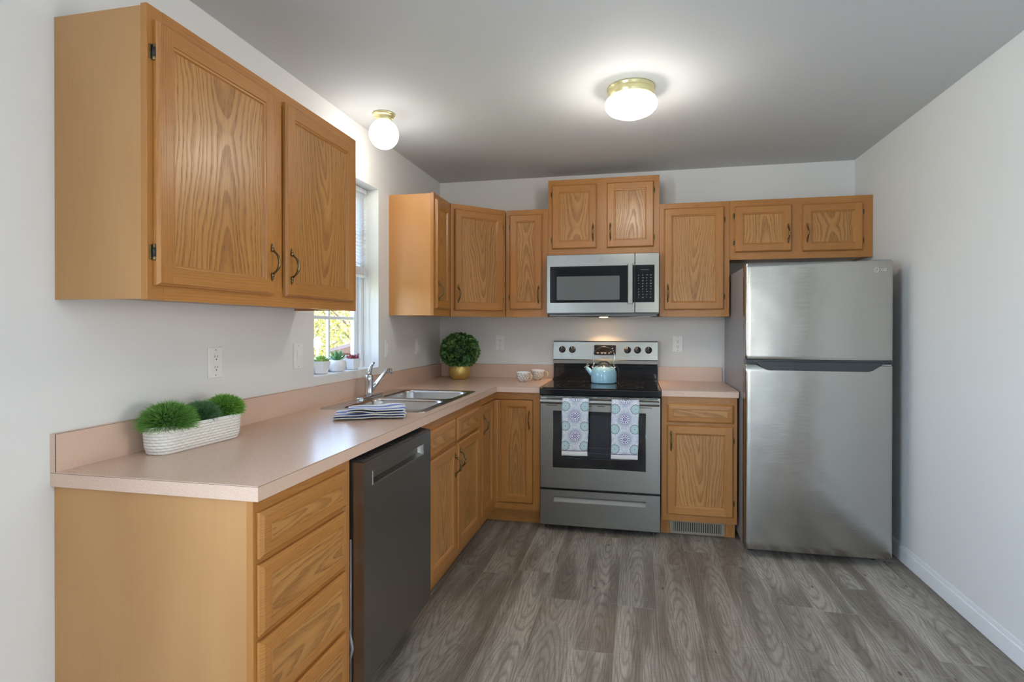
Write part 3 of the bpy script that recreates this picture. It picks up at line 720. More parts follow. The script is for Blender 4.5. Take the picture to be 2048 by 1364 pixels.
# ---------------------------------------------------------------- succulents on the window sill
def hexpot(name, parent, top, bot, h, n_, rot):
    b = MB(); prof = [(bot*.8, 0), (bot, .004), (top, h-.002), (top, h), (top-.005, h), (top-.007, h-.012), (0, h-.013)]
    b.lathe(prof, (0, 0, 0), n_, smooth=False); bm = b.bm; bm.transform(Matrix.Rotation(rot, 4, 'Z')); return b.build(name, m_ceramic, parent)
def succ_leaf(b, base, d, L, w, th, q, up=.3, tip=1.):
    d = Vector(d).normalized(); side = d.cross(Vector((0, 0, 1))).normalized(); nn = side.cross(d).normalized(); pts = []
    prof = [(0, .35), (.25, .8), (.55, 1.), (.8, .75), (1., .06)]; rows = []
    for t, k in prof:
        c = Vector(base)+d*L*t+Vector((0, 0, 1))*L*up*t*t
        rows.append([b.bm.verts.new(c+side*w*k*math.cos(a)+nn*th*k*math.sin(a)) for a in (0, PI/3, 2*PI/3, PI, 4*PI/3, 5*PI/3)])
    for (a, r0), (c, r1) in zip(list(zip([p[0] for p in prof], rows))[:-1], list(zip([p[0] for p in prof], rows))[1:]):
        for i in range(6):
            f = b.bm.faces.new([r0[i], r0[(i+1) % 6], r1[(i+1) % 6], r1[i]]); f.smooth = True
            for lp in f.loops: lp[b.uv].uv = (q, a if lp.vert in r0 else c)
ZS = WZ0+.0045
root = thing('potted_succulent', 'bright green rosette succulent in a white faceted pot, nearest on the window sill', 'potted plant', (-.062, -1.570, ZS), 0, 'succulents on the window sill')
hexpot('pot', root, .050, .036, .066, 6, .3)
b = MB(); rr = random.Random(3)
for ring, (n_, L, ev) in enumerate(((9, .044, .25), (8, .036, .7), (6, .026, 1.4), (4, .016, 2.6))):
    for i in range(n_): a = 2*PI*(i+ring*.5)/n_+rr.uniform(-.1, .1); succ_leaf(b, (0, 0, .056+.006*ring), (math.cos(a), math.sin(a), ev), L, .012-.001*ring, .004, rr.random(), .25)
for cx, cy in ((.02, -.025), (-.02, .025), (.022, .022)):
    for i in range(6): a = 2*PI*i/6; succ_leaf(b, (cx, cy, .060), (math.cos(a), math.sin(a), .9), .020, .008, .003, rr.random(), .3)
b.build('rosette', leafmat('light_green_succulent', srgb(104, 156, 58), srgb(178, 214, 112)), root)
root = thing('potted_succulent', 'spiky green aloe-like succulent in a round white pot, in the middle on the window sill', 'potted plant', (-.055, -1.425, ZS), 0, 'succulents on the window sill')
b = MB(); b.lathe([(0, 0), (.030, 0), (.040, .008), (.048, .028), (.049, .040), (.045, .056), (.040, .063), (.037, .063), (.037, .052), (0, .051)], (0, 0, 0), 32); b.build('pot', m_ceramic, root)
b = MB()
for ring, (n_, L, ev) in enumerate(((8, .062, .75), (7, .070, 1.5), (5, .066, 3.2))):
    for i in range(n_): a = 2*PI*(i+ring*.5)/n_+rr.uniform(-.15, .15); succ_leaf(b, (0, 0, .052), (math.cos(a), math.sin(a), ev), L*rr.uniform(.85, 1.1), .009, .003, rr.random(), .05)
b.build('spiky_leaves', leafmat('aloe_green', srgb(48, 106, 72), srgb(134, 186, 130), srgb(90, 160, 70)), root)
root = thing('potted_succulent', 'dark red pointed succulent in a white faceted pot, farthest on the window sill', 'potted plant', (-.055, -1.262, ZS), 0, 'succulents on the window sill')
hexpot('pot', root, .049, .035, .062, 6, .1)
b = MB()
for i in range(46):
    a = rr.uniform(0, 2*PI); ev = rr.uniform(.5, 4); r0 = rr.uniform(0, .026)
    succ_leaf(b, (r0*math.cos(a), r0*math.sin(a), .050), (math.cos(a), math.sin(a), ev), rr.uniform(.030, .046), .0042, .003, rr.random(), .05)
b.build('pointed_leaves', leafmat('red_succulent', srgb(196, 120, 120), srgb(140, 34, 66), srgb(120, 60, 60)), root)
# ---------------------------------------------------------------- boxwood in a gold pot
root = thing('potted_boxwood', 'round dark green boxwood ball in a brushed gold pot in the counter corner', 'potted plant', (.236, -.215, CZ1+.0004))
b = MB(); b.lathe([(0, 0), (.050, 0), (.058, .003), (.072, .022), (.079, .048), (.078, .072), (.071, .098), (.064, .116), (.061, .116), (.064, .095), (0, .09)], (0, 0, 0), 48); b.build('pot', m_gold, root)
b = MB(); rr = random.Random(9); cen = Vector((0, 0, .210)); R = .134
b.lathe([(R*.8*math.sin(a*PI/12), -R*.72*math.cos(a*PI/12)) for a in range(13)], tuple(cen), 20)
for f in b.bm.faces:
    for lp in f.loops: lp[b.uv].uv = (.1, 0)
N = 1250
for i in range(N):
    zz = 1-2*(i+.5)/N
    if zz < -.86: continue
    a = i*2.399963; s_ = math.sqrt(1-zz*zz); d = Vector((s_*math.cos(a), s_*math.sin(a), zz))
    d = (d+Vector((rr.uniform(-1, 1), rr.uniform(-1, 1), rr.uniform(-1, 1)))*.22).normalized()
    nrm = (d+Vector((rr.uniform(-1, 1), rr.uniform(-1, 1), rr.uniform(-1, 1)))*.5).normalized()
    base = cen+Vector((d.x*R, d.y*R, d.z*R*.9))*rr.uniform(.80, .9); side = nrm.cross(d).normalized(); w2 = side.cross(d).normalized()
    L = rr.uniform(.026, .036); w = rr.uniform(.009, .013); q = rr.random(); pr = []
    for t, k, cu in ((0, .3, 0), (.4, .85, .2), (.8, 1., .15), (1.05, .45, -.25)):
        c = base+d*L*t+w2*L*cu*.6; pr.append([c-side*w*k+w2*w*k*.45, c-w2*w*k*.15, c+side*w*k+w2*w*k*.45])
    vs_ = [[b.bm.verts.new(p) for p in r] for r in pr]
    for k in range(3):
        for j in range(2):
            f = b.bm.faces.new([vs_[k][j], vs_[k][j+1], vs_[k+1][j+1], vs_[k+1][j]]); f.smooth = True
            for lp in f.loops: lp[b.uv].uv = (q, (.2 if lp.vert in vs_[0] else .55 if lp.vert in vs_[1] else .8 if lp.vert in vs_[2] else 1.) * (1 if lp.vert not in [r[1] for r in vs_] else .6))
b.build('leaf_ball', leafmat('boxwood_green', srgb(22, 58, 30), srgb(118, 162, 78), srgb(76, 130, 88), .4), root, merge=False)
# ---------------------------------------------------------------- mugs
def mugmat():
    t = NT('speckled_ceramic'); o = t.scale(t.uv(), (1, 1, 1)); g = t.sep(t.coord())
    ang = t.M('ARCTAN2', g[1], g[0]); p = t.comb(t.M('MULTIPLY', ang, .045), g[2], 0)
    d = t.vor(p, 225, 'F1', .7); e = t.ss(d, .40, .50, 1., 0.)
    e = t.M('MULTIPLY', e, t.ss(g[2], .066, .063, 0., 1.))
    return t.set(col=t.mix(e, srgb(240, 238, 234), srgb(34, 32, 36)), rough=.2, coat=.5)
m_mug = mugmat(); m_rim = plain('white_gold_glaze', srgb(232, 214, 176), .18, metal=.35)
def mug(label, loc, rz, h=.072, r=.050):
    root = thing('mug', label, 'mug', loc, rz, 'speckled mugs on the counter')
    b = MB(); b.lathe([(0, 0), (.024, 0), (.028, .003), (.036, .012), (r*.93, .034), (r, h-.004), (r, h), (r-.003, h), (r-.004, h-.01), (.034, .016), (0, .01)], (0, 0, 0), 36); b.build('cup', m_mug, root)
    b = MB(); b.tube([(r-.003, 0, h*.82), (r+.014, 0, h*.86), (r+.026, 0, h*.70), (r+.026, 0, h*.46), (r+.012, 0, h*.26), (r-.012, 0, h*.22)], .0038, 10); b.build('handle', m_rim, root)
mug('black and white speckled mug, the nearer and left one of the pair beside the stove', (.742, -.325, CZ1+.0004), math.radians(-25))
mug('black and white speckled mug, the rear and right one of the pair beside the stove', (.815, -.150, CZ1+.0004), math.radians(-12), .074, .052)
# ---------------------------------------------------------------- stove
root = thing('stove', 'freestanding stainless steel electric stove with a black glass cooktop and two towels on its door', 'stove', (.921, 0, 0)); SW = .752
ZT_ = .914
simple('body', (.002, -.615, .04), (SW-.002, -.012, .872), m_blackp, root)
for x in (.04, SW-.04):
    for y in (-.58, -.06): b = MB(); b.lathe([(0, 0), (.014, 0), (.016, .006), (.010, .012), (.010, .04), (0, .04)], (x, y, 0), 12); b.build('foot', m_blackp, root)
b = MB(); b.box((-.003, -.660, .868), (SW+.003, -.060, ZT_-.004), bev=.006, seg=3); b.build('cooktop_rim', m_black, root)
b = MB(); b.box((.012, -.640, ZT_-.004), (SW-.012, -.080, ZT_), bev=.002); o = b.build('cooktop_glass', m_black, root)
def ring(b, cx, cy, r, z):
    n = 40
    for rr_ in (r,):
        a = [b.bm.verts.new((cx+rr_*math.cos(2*PI*i/n), cy+rr_*math.sin(2*PI*i/n), z)) for i in range(n)]; c = [b.bm.verts.new((cx+(rr_-.0025)*math.cos(2*PI*i/n), cy+(rr_-.0025)*math.sin(2*PI*i/n), z)) for i in range(n)]
        for i in range(n): b.bm.faces.new([a[i], a[(i+1) % n], c[(i+1) % n], c[i]])
for cx, cy, r in ((.20, -.49, .115), (.56, -.49, .090), (.20, -.20, .075), (.56, -.20, .095)):
    b = MB(); ring(b, cx, cy, r, ZT_+.0004); ring(b, cx, cy, r*.62, ZT_+.0004); b.build('burner_ring', plain('burner_mark', (.05, .05, .052), .3), root)
# back guard
bg_ = MB(); bg_.box((.0, -.058, .870), (SW, -.012, 1.028), bev=.003); bg_.box((-.001, -.082, ZT_-.012), (SW+.001, -.058, ZT_+.014), bev=.004); bg_.box((0, -.066, 1.004), (SW, -.058, 1.028), bev=.002)
bg_.build('backguard', m_black, root, merge=False)
b = MB(); prof = [(-.012, 1.028), (-.070, 1.028), (-.076, 1.034), (-.078, 1.058), (-.070, 1.064), (-.060, 1.192), (-.012, 1.192)]
b.prism(prof, -.002, SW+.002, axis='x'); 
cp = b.build('control_panel', m_steel, root, normals=True)
simple('top_cap', (-.002, -.062, 1.192), (SW+.002, -.012, 1.199), m_blackp, cp)
def pface(z): return -.070+(z-1.064)/(1.192-1.064)*.010
tilt = math.atan2(.010, .128)
b = MB(); loft(b, [[(x, -.0005, z) for x, z in rrect(-.080, .080, -.038, .038, .008)], [(x, -.004, z) for x, z in rrect(-.080, .080, -.038, .038, .008)]], close_last=True, smooth=False)
loft(b, [[(x, -.0042, z) for x, z in rrect(-.077, .077, -.035, .035, .007)], [(x, -.0048, z) for x, z in rrect(-.0765, .0765, -.0345, .0345, .007)]], 1, close_last=True, smooth=False)
dsp = b.build('display', [m_chrome, m_black], root, normals=True); dsp.location = (.379, pface(1.135), 1.133); dsp.rotation_euler = (-tilt, 0, 0)
b = MB()
for x, w_ in ((-.052, .018), (-.022, .020), (.002, .020), (.030, .014)):
    b.box((x-w_/2, -.0054, -.020), (x+w_/2, -.0048, -.017)); b.box((x-w_/3, -.0054, -.0265), (x+w_/3, -.0048, -.0235))
for x, z in ((.054, .012), (.060, -.004), (.044, -.012)): b.box((x-.003, -.0054, z-.003), (x+.003, -.0048, z+.003))
b.build('display_marks', m_mark, dsp, merge=False)
kb = MB(); kb.lathe([(0, 0), (.024, 0), (.025, .003), (.022, .006), (.021, .018), (.018, .022), (0, .023)], (0, 0, 0), 28, axis='y')
kb.box((-.0045, -.033, -.022), (.0045, -.004, .024), bev=.003, seg=2)
ko = kb.build('knob', m_blackp, root, merge=False); km = ko.data; bpy.data.objects.remove(ko)
mk = plain('white_print', srgb(225, 225, 222), .5)
for x in (.064, .139, .541, .612, .690):
    k = bpy.data.objects.new('knob', km); COL.objects.link(k); k.parent = root; k.location = (x, pface(1.135)-.001, 1.135); k.rotation_euler = (-tilt, 0, 0)
    b = MB(); b.box((-.001, -.0345, .008), (.001, -.033, .021)); b.build('pointer', mk, k)
    b = MB(); 
    for i in range(3): b.box((-.005+i*.004, -.0012, -.052), (-.003+i*.004, -.0006, -.046))
    b.box((-.009, -.0012, -.036), (.009, -.0006, -.0345)); b.build('printed_mark', m_markd, k, merge=False)
text_mesh('maker_name', 'FRIGIDAIRE', .013, m_markd, root, (.379, pface(1.078)-.0006, 1.078), (PI/2-tilt, 0, 0))
# oven door
YD = -.655
x0, x1 = .003, SW-.003
b = MB()
wx0, wx1, wz0, wz1 = .084, .663, .408, .769
for lo, hi in (((x0, YD, .276), (x1, -.617, wz0)), ((x0, YD, wz1), (x1, -.617, .862)), ((x0, YD, wz0), (wx0, -.617, wz1)), ((wx1, YD, wz0), (x1, -.617, wz1))): b.box(lo, hi)
od = b.build('oven_door', m_steel, root)
b = MB(); loft(b, [[(x, YD+.0035, z) for x, z in rrect(wx0-.0005, wx1+.0005, wz0-.0005, wz1+.0005, .002)], [(x, YD+.0030, z) for x, z in rrect(wx0+.001, wx1-.001, wz0+.001, wz1-.001, .002)]], 0, close_last=True, smooth=False)
b.box((wx0+.07, YD+.0022, wz0+.07), (wx1-.07, YD+.0030, wz1-.02), mat=1)
w_ = b.build('oven_window', [m_black, m_ovenglass], od, normals=True)
b = MB()
for z in (.47, .505, .54): b.box((wx0+.09, YD+.0017, z), (wx1-.09, YD+.0022, z+.0016))
b.build('oven_rack', plain('rack_grey', srgb(84, 86, 92), .4), w_, merge=False)
b = MB(); b.tube([(wx0-.001, YD-.001, wz0), (wx1+.001, YD-.001, wz0)], .0018, 6); b.tube([(wx0, YD-.0005, wz0), (wx0, YD-.0005, wz1)], .0012, 6); b.tube([(wx1, YD-.0005, wz0), (wx1, YD-.0005, wz1)], .0012, 6); b.build('window_trim', m_chrome, od, merge=False)
for i, (a, c) in enumerate(((.01, .10), (.15, .17), (.205, .22), (.29, .335), (.365, .43), (.52, .56), (.62, .735))): simple('vent_slot', (a, YD-.0008, .8555), (c, YD+.002, .8595), m_slot, od)
for a, c in ((.04, .11), (.27, .33), (.365, .41), (.62, .70)): simple('vent_slot', (a, YD-.0008, .801), (c, YD+.002, .805), m_slot, od)
b = MB(); hx0, hx1 = .010, SW-.010; prof = [(-.690, .822), (-.697, .818), (-.707, .822), (-.711, .832), (-.707, .845), (-.697, .851), (-.690, .848)]
b.prism(prof, hx0, hx1, axis='x'); 
for f in b.bm.faces: f.smooth = False
for hx in (hx0, hx1-.035): b.box((hx, -.692, .820), (hx+.035, YD+.001, .850), bev=.004)
b.build('handle', m_steel, od, normals=True, merge=False)
# drawer
b = MB(); gx0, gx1, gz0, gz1 = .088, .662, .188, .226
for lo, hi in (((x0, YD, .040), (x1, -.62, gz0)), ((x0, YD, gz1), (x1, -.62, .262)), ((x0, YD, gz0), (gx0, -.62, gz1)), ((gx1, YD, gz0), (x1, -.62, gz1))): b.box(lo, hi)
b.quad([(gx0, YD, gz0), (gx1, YD, gz0), (gx1, YD+.018, gz0+.028), (gx0, YD+.018, gz0+.028)]); b.quad([(gx0, YD+.018, gz0+.028), (gx1, YD+.018, gz0+.028), (gx1, YD+.018, gz1), (gx0, YD+.018, gz1)], mat=1)
b.build('storage_drawer', [m_steel, m_dw], root, normals=True)
# ---------------------------------------------------------------- towels hanging over the oven handle
def mandala():
    t = NT('mandala_print_cloth'); u, v, _ = t.sep(t.uv()); P = .123
    def cellp(du, dv):
        a = t.M('MULTIPLY', t.M('SUBTRACT', t.M('FRACT', t.M('ADD', t.M('DIVIDE', u, P), .5+du)), .5), P)
        c = t.M('MULTIPLY', t.M('SUBTRACT', t.M('FRACT', t.M('ADD', t.M('DIVIDE', v, P), .5+dv)), .5), P)
        r = t.M('SQRT', t.M('ADD', t.M('MULTIPLY', a, a), t.M('MULTIPLY', c, c))); return r, t.M('ARCTAN2', c, a)
    base = t.mix(t.ss(t.noise(t.uv(), 60, 2, .6), .35, .65), srgb(222, 230, 238), srgb(246, 247, 250))
    vv_ = t.vor(t.uv(), 190, 'DISTANCE_TO_EDGE'); base = t.mix(t.ss(vv_, .05, .13, .36, 0.), base, srgb(110, 120, 168))
    vd = t.vor(t.uv(), 330, 'F1'); base = t.mix(t.ss(vd, .22, .32, .5, 0.), base, srgb(120, 136, 150))
    def blob(c, r, r0, r1, col, amt=1.): return t.mix(t.M('MULTIPLY', t.ss(r, r1, r1-.0012), t.M('MULTIPLY', t.ss(r, r0-.0006, r0+.0006), amt)), c, col)
    r, a = cellp(0, 0)
    halo = t.M('MULTIPLY', t.ss(r, .056, .028), .55); c = t.mix(halo, base, srgb(120, 134, 170))
    pet = t.M('COSINE', t.M('MULTIPLY', a, 12.)); 
    c = blob(c, r, -.01, .0275, srgb(244, 244, 250)); 
    inpet = t.M('MULTIPLY', t.ss(pet, .0, .35), t.M('MULTIPLY', t.ss(r, .0135, .0150), t.ss(r, .0262, .0245))); c = t.mix(inpet, c, srgb(62, 48, 120))
    c = blob(c, r, .0065, .0120, srgb(72, 54, 124)); c = blob(c, r, -.01, .0042, srgb(96, 84, 130)); 
    r, a = cellp(.5, .5); pet = t.M('MULTIPLY', t.M('ABSOLUTE', t.M('COSINE', t.M('MULTIPLY', a, 6.))), .0048)
    edge = t.M('ADD', .0245, pet)
    ins = t.ss(t.M('SUBTRACT', r, edge), .0005, -.0005); c = t.mix(ins, c, srgb(196, 220, 222))
    ol = t.ss(t.M('ABSOLUTE', t.M('SUBTRACT', r, edge)), .0022, .0011); c = t.mix(ol, c, srgb(58, 74, 70))
    c = blob(c, r, .0160, .0178, srgb(110, 140, 140), .8); c = blob(c, r, .0085, .0102, srgb(120, 156, 170), .8); c = blob(c, r, -.01, .0036, srgb(80, 110, 140))
    sp = t.M('MULTIPLY', t.ss(t.M('COSINE', t.M('MULTIPLY', a, 12.)), .6, .9), t.M('MULTIPLY', t.ss(r, .0185, .0190), t.ss(r, .0235, .0228))); c = t.mix(t.M('MULTIPLY', sp, .7), c, srgb(90, 130, 140))
    hem = t.ss(v, .0285, .0280); c = t.mix(hem, c, srgb(240, 240, 240)); ln = t.M('MULTIPLY', t.ss(v, .0325, .0320), t.ss(v, .0275, .0280)); c = t.mix(ln, c, srgb(92, 84, 108))
    ln2 = t.M('MULTIPLY', t.ss(v, .0185, .018), t.ss(v, .0150, .0155)); c = t.mix(t.M('MULTIPLY', ln2, .35), c, srgb(160, 160, 176))
    t.bump(t.noise(t.uv(), 1400, 2, .6), .2, .0006)
    return t.set(col=c, rough=.85)
m_mand = mandala()
def towel(label, xc, wd, zb, zb2, seed, vshift):
    rr = random.Random(seed); yc, zc, R = -.7005, .835, .021
    path = []; n = 26
    for i in range(n): t = i/(n-1); path.append((yc-R+.002*math.sin(t*3+seed)+.006*t*(1-t), zb+(zc-zb)*t))
    for i in range(1, 9): a = PI-PI*i/9; path.append((yc+R*math.cos(a), zc+R*math.sin(a)))
    zi = zc
    m = 18
    for i in range(m): t = i/(m-1); path.append((yc+R-.012*min(1, t*6)+.004*min(1, t*3), zc+(zb2-zc)*t))
    s_ = [0]
    for p, q in zip(path[:-1], path[1:]): s_.append(s_[-1]+math.hypot(q[0]-p[0], q[1]-p[1]))
    b = MB(); cols = 16; grid = []
    for j in range(cols+1):
        w_ = j/cols-.5; row = []
        for k, (y, z) in enumerate(path):
            hang = max(0, min(1, (zc-z)/.3)); front = k < n
            sw = (.0022 if front else .0012)*math.sin(w_*9+seed)*hang
            row.append(b.bm.verts.new((xc+w_*wd*(1-.03*hang if front else 1-.05*hang)+(.0015*math.sin(z*30+seed))-.004*hang, y-(sw+.002*hang if front else sw*.3), z+(.0035*(w_)*hang if front else 0))))
        grid.append(row)
    for j in range(cols):
        for k in range(len(path)-1):
            f = b.bm.faces.new([grid[j][k], grid[j+1][k], grid[j+1][k+1], grid[j][k+1]]); f.smooth = True
            for lp in f.loops:
                jj = j if lp.vert in (grid[j][k], grid[j][k+1]) else j+1; kk = k if lp.vert in (grid[j][k], grid[j+1][k]) else k+1
                lp[b.uv].uv = ((jj/cols-.5)*wd, s_[kk] if kk < 60 else 0)
    o = b.build('kitchen_towel', m_mand); tag(o, label, 'towel', 'towels on the oven handle')
    md = o.modifiers.new('thick', 'SOLIDIFY'); md.thickness = .003; md.offset = 0
    return o
towel('blue and white mandala print towel hanging over the oven handle, the left one', 1.155, .166, .502, .560, 1.0, 0)
towel('blue and white mandala print towel hanging over the oven handle, the right one', 1.460, .166, .494, .515, 2.2, 0)
# ---------------------------------------------------------------- kettle
KY = -.262
root = thing('kettle', 'pale blue enamel whistling kettle with a tall wire handle on the stove', 'kettle', (1.303, KY, ZT_+.0012), 0)
b = MB(); b.lathe([(0, 0), (.084, 0), (.088, .004), (.0895, .010), (.0895, .052), (.087, .072), (.079, .092), (.064, .108), (.050, .114), (.048, .112), (0, .112)], (0, 0, 0), 56); b.build('body', m_blue, root)
b = MB(); b.tube([(-.070, 0, .058), (-.088, 0, .070), (-.108, 0, .090), (-.122, 0, .104)], [.024, .019, .0145, .0125], 16); b.build('spout', m_blue, root)
b = MB(); b.tube([(-.120, 0, .102), (-.126, 0, .108), (-.128, 0, .111)], [.0145, .0145, .011], 16); b.tube([(-.123, 0, .112), (-.112, 0, .128), (-.101, 0, .151)], [.007, .006, .003], 8, flat=.5); b.tube([(-.118, 0, .110), (-.100, 0, .121)], [.004, .003], 8); b.build('whistle_cap', m_chrome, root, merge=False)
b = MB(); b.lathe([(.051, .110), (.052, .114), (.044, .120), (.025, .126), (0, .128)], (0, 0, 0), 36); ld = b.build('lid', m_chrome, root)
b = MB(); b.tube([(.040*math.cos(a), 0, .116+.031*math.sin(a)) for a in [PI*i/14 for i in range(15)]], .0042, 10, flat=1.6); b.build('lid_grip', m_blackp, ld)
for s_ in (-1, 1):
    b = MB(); b.tube([(s_*.071, 0, .094), (s_*.079, 0, .114)], [.009, .007], 10); b.tube([(s_*.076, 0, .108), (s_*.070, 0, .122), (s_*.066, 0, .140), (s_*.074, 0, .165), (s_*.077, 0, .190), (s_*.066, 0, .214)], .0027, 8); b.build('handle_wire', m_chrome, root, merge=False)
b = MB(); b.tube([(math.sin(a)*.084, 0, .155+math.cos(a)*.091) for a in [(-1+2*i/16)*.92 for i in range(17)]], [.0028+.0025*math.sin(PI*i/16) for i in range(17)], 12); b.build('handle_grip', m_blackp, root)
# ---------------------------------------------------------------- microwave
MX0, MX1, MZ0, MZ1, MY = .919, 1.673, 1.397, 1.7955, -.385
root = thing('microwave', 'stainless steel over-the-range microwave mounted above the stove', 'microwave', (MX0, 0, 0)); MW = MX1-MX0
simple('body', (.001, -.360, MZ0-.004), (MW-.001, -.001, MZ1-.001), m_grey, root)
b = MB(); b.box((.012, -.372, 1.372), (MW-.012, -.03, MZ0-.0045), bev=.008); un = b.build('underside', m_grey, root)
simple('grease_filter', (.055, -.345, 1.3705), (.20, -.20, 1.372), m_sink, un); simple('grease_filter', (.55, -.345, 1.3705), (.70, -.20, 1.372), m_sink, un)
b = MB(); b.prism([(.225, -.371), (.505, -.371), (.480, -.34), (.250, -.34)], 1.3700, 1.3722); b.build('vent_opening', m_slot, un, normals=True)
SX = .5955
def holed(b, X0, X1, Z0, Z1, hx0, hx1, hz0, hz1, yf, yb):
    for lo, hi in (((X0, yf, Z0), (X1, yb, hz0)), ((X0, yf, hz1), (X1, yb, Z1)), ((X0, yf, hz0), (hx0, yb, hz1)), ((hx1, yf, hz0), (X1, yb, hz1))): b.box(lo, hi)
b = MB(); b.box((0, MY, MZ0), (SX-.0012, -.361, MZ1), bev=.0025); dr = b.build('door', m_steel, root)
g0, g1 = 1.467, 1.716
b = MB(); loft(b, [[(x, MY-.0002, z) for x, z in rrect(.024, SX-.0015, g0, g1, .006)], [(x, MY-.0018, z) for x, z in rrect(.0245, SX-.0017, g0+.0005, g1-.0005, .006)]], close_last=True, smooth=False)
gl = b.build('door_glass', m_black, dr, normals=True)
b = MB(); loft(b, [[(x, MY-.0019, z) for x, z in rrect(.071, .496, 1.486, 1.647, .005)], [(x, MY-.0022, z) for x, z in rrect(.0712, .4958, 1.4862, 1.6468, .005)]], close_last=True, smooth=False); b.build('window_screen', m_mwwin, gl, normals=True)
b = MB(); prof = [(MY-.030, .5485), (MY-.034, .552), (MY-.034, .580), (MY-.030, .5835), (MY-.024, .5835), (MY-.024, .5485)]
b.prism([(x, y) for y, x in prof], 1.458, 1.722); b.box((.552, MY-.025, 1.468), (.580, MY-.0015, 1.495)); b.box((.552, MY-.025, 1.690), (.580, MY-.0015, 1.714)); b.build('handle', m_steel, dr, normals=True, merge=False)
b = MB(); b.box((SX+.0012, MY, MZ0), (MW, -.361, MZ1), bev=.003); cpn = b.build('control_panel', m_steel, root)
b = MB(); loft(b, [[(x, MY-.0002, z) for x, z in rrect(SX+.002, .7235, g0, g1, .006)], [(x, MY-.0018, z) for x, z in rrect(SX+.0023, .7230, g0+.0005, g1-.0005, .006)]], close_last=True, smooth=False); kp = b.build('keypad', m_black, cpn, normals=True)
b = MB(); rr = random.Random(4)
b.box((.632, MY-.0022, 1.683), (.686, MY-.0018, 1.6845))
for r_ in range(9):
    for c_ in range(4):
        if rr.random() < .12: continue
        x = .617+c_*.026; z = 1.648-r_*.0185; w_ = rr.uniform(.006, .014); b.box((x, MY-.0022, z), (x+w_, MY-.0018, z+.0022))
        if rr.random() < .6: b.box((x, MY-.0022, z-.0045), (x+w_*.7, MY-.0018, z-.003))
b.build('keypad_marks', m_mark, kp, merge=False)
b = MB(); n = 32; R0, R1 = .0135, .0122
a_ = [b.bm.verts.new((.373+R0*math.cos(2*PI*i/n), MY-.0006, 1.757+R0*math.sin(2*PI*i/n))) for i in range(n)]; c_ = [b.bm.verts.new((.373+R1*math.cos(2*PI*i/n), MY-.0006, 1.757+R1*math.sin(2*PI*i/n))) for i in range(n)]
for i in range(n): b.bm.faces.new([a_[i], a_[(i+1) % n], c_[(i+1) % n], c_[i]])
lg = b.build('emblem', m_markd, dr)
text_mesh('emblem_letters', 'GE', .013, m_markd, lg, (.373, MY-.0006, 1.757), FRONT)
b = MB(); b.lathe([(0, 0), (.03, 0), (.028, -.003), (0, -.004)], (.379, -.20, 1.3718), 20); lens = b.build('cooktop_lamp', NT('warm_lamp_lens').set(col=(1, .75, .45), emit=(1, .55, .22), es=30.), un)
# ---------------------------------------------------------------- refrigerator
FX0, FX1, FY, FH = 2.131, 2.882, -.822, 1.662
root = thing('refrigerator', 'tall stainless steel refrigerator with a top freezer by the right wall', 'refrigerator', (FX0, 0, 0)); FW = FX1-FX0
m_fside = plain('grey_fridge_side', srgb(140, 143, 149), .35, metal=.1)
b = MB(); b.box((.005, -.735, .035), (FW-.005, -.03, FH-.012), bev=.004); b.build('body', m_fside, root)
def curved_door(z0, z1, name):
    """front panel with softly rounded vertical edges, profile in plan swept in z"""
    b = MB(); pl = []
    n = 40
    pl.append((.0, -.742))
    for i in range(7): a = PI+ (PI/2)*i/6; pl.append((.014+.014*math.cos(a), FY+.018+.014*math.sin(a)))
    for i in range(1, n): t = i/n; pl.append((.014+(FW-.028)*t, FY+.004-.004*math.sin(PI*t)))
    for i in range(7): a = 1.5*PI+(PI/2)*i/6; pl.append((FW-.014+.014*math.cos(a), FY+.018+.014*math.sin(a)))
    pl.append((FW, -.742))
    zs = [z0, z0+.002]+[z0+(z1-z0)*i/24 for i in range(1, 24)]+[z1-.002, z1]
    loft(b, [[(x+(.001 if k in (0, len(zs)-1) and x < .1 else 0), y+(.0015 if k in (0, len(zs)-1) else 0), z) for x, y in pl] for k, z in enumerate(zs)], close_last=True, close_first=True)
    for f in b.bm.faces:
        if len(f.verts) > 4: f.smooth = False
    return b.build(name, m_fridge, root, normals=True)
fz = curved_door(1.120, FH, 'freezer_door'); fd = curved_door(.045, 1.092, 'fridge_door')
b = MB(); b.box((.006, -.742, .05), (FW-.006, -.734, FH-.006)); b.build('door_gasket', m_blackp, root)
# recessed dark grip between the two doors
b = MB(); b.box((.004, FY+.010, 1.093), (FW-.004, -.745, 1.119)); b.box((.004, FY-.001, 1.109), (FW-.004, FY+.02, 1.1195), bev=.001)
b.prism([(.045, 1.1085), (.105, 1.066), (.125, 1.060), (FW-.125, 1.060), (FW-.105, 1.066), (FW-.045, 1.1085)], FY-.0095, FY+.01, axis='y')
m_grip = plain('dark_grip', srgb(52, 56, 60), .28); b.build('door_grip', m_grip, root, normals=True, merge=False)
b = MB(); b.box((FW-.085, FY+.0, 1.0935), (FW-.01, FY+.06, 1.103), bev=.003); b.lathe([(0, 0), (.009, 0), (.009, .014), (0, .014)], (FW-.04, FY+.02, 1.1), 14); b.build('middle_hinge', m_chrome, root, merge=False)
b = MB(); b.box((FW-.09, -.80, FH), (FW-.004, -.70, FH+.008), bev=.002); b.build('top_hinge_cover', m_fside, root)
for x in (.05, FW-.06):
  for y in (-.70, -.12): b = MB(); b.lathe([(0, 0), (.018, 0), (.020, .008), (.012, .014), (.012, .05), (0, .05)], (x, y, .0), 14); b.build('foot', m_blackp, root)
simple('kick_plate', (.02, -.735, .02), (FW-.02, -.722, .044), m_blackp, root)
m_logo = plain('silver_emblem', srgb(226, 226, 224), .3, metal=.3)
b = MB(); n = 28
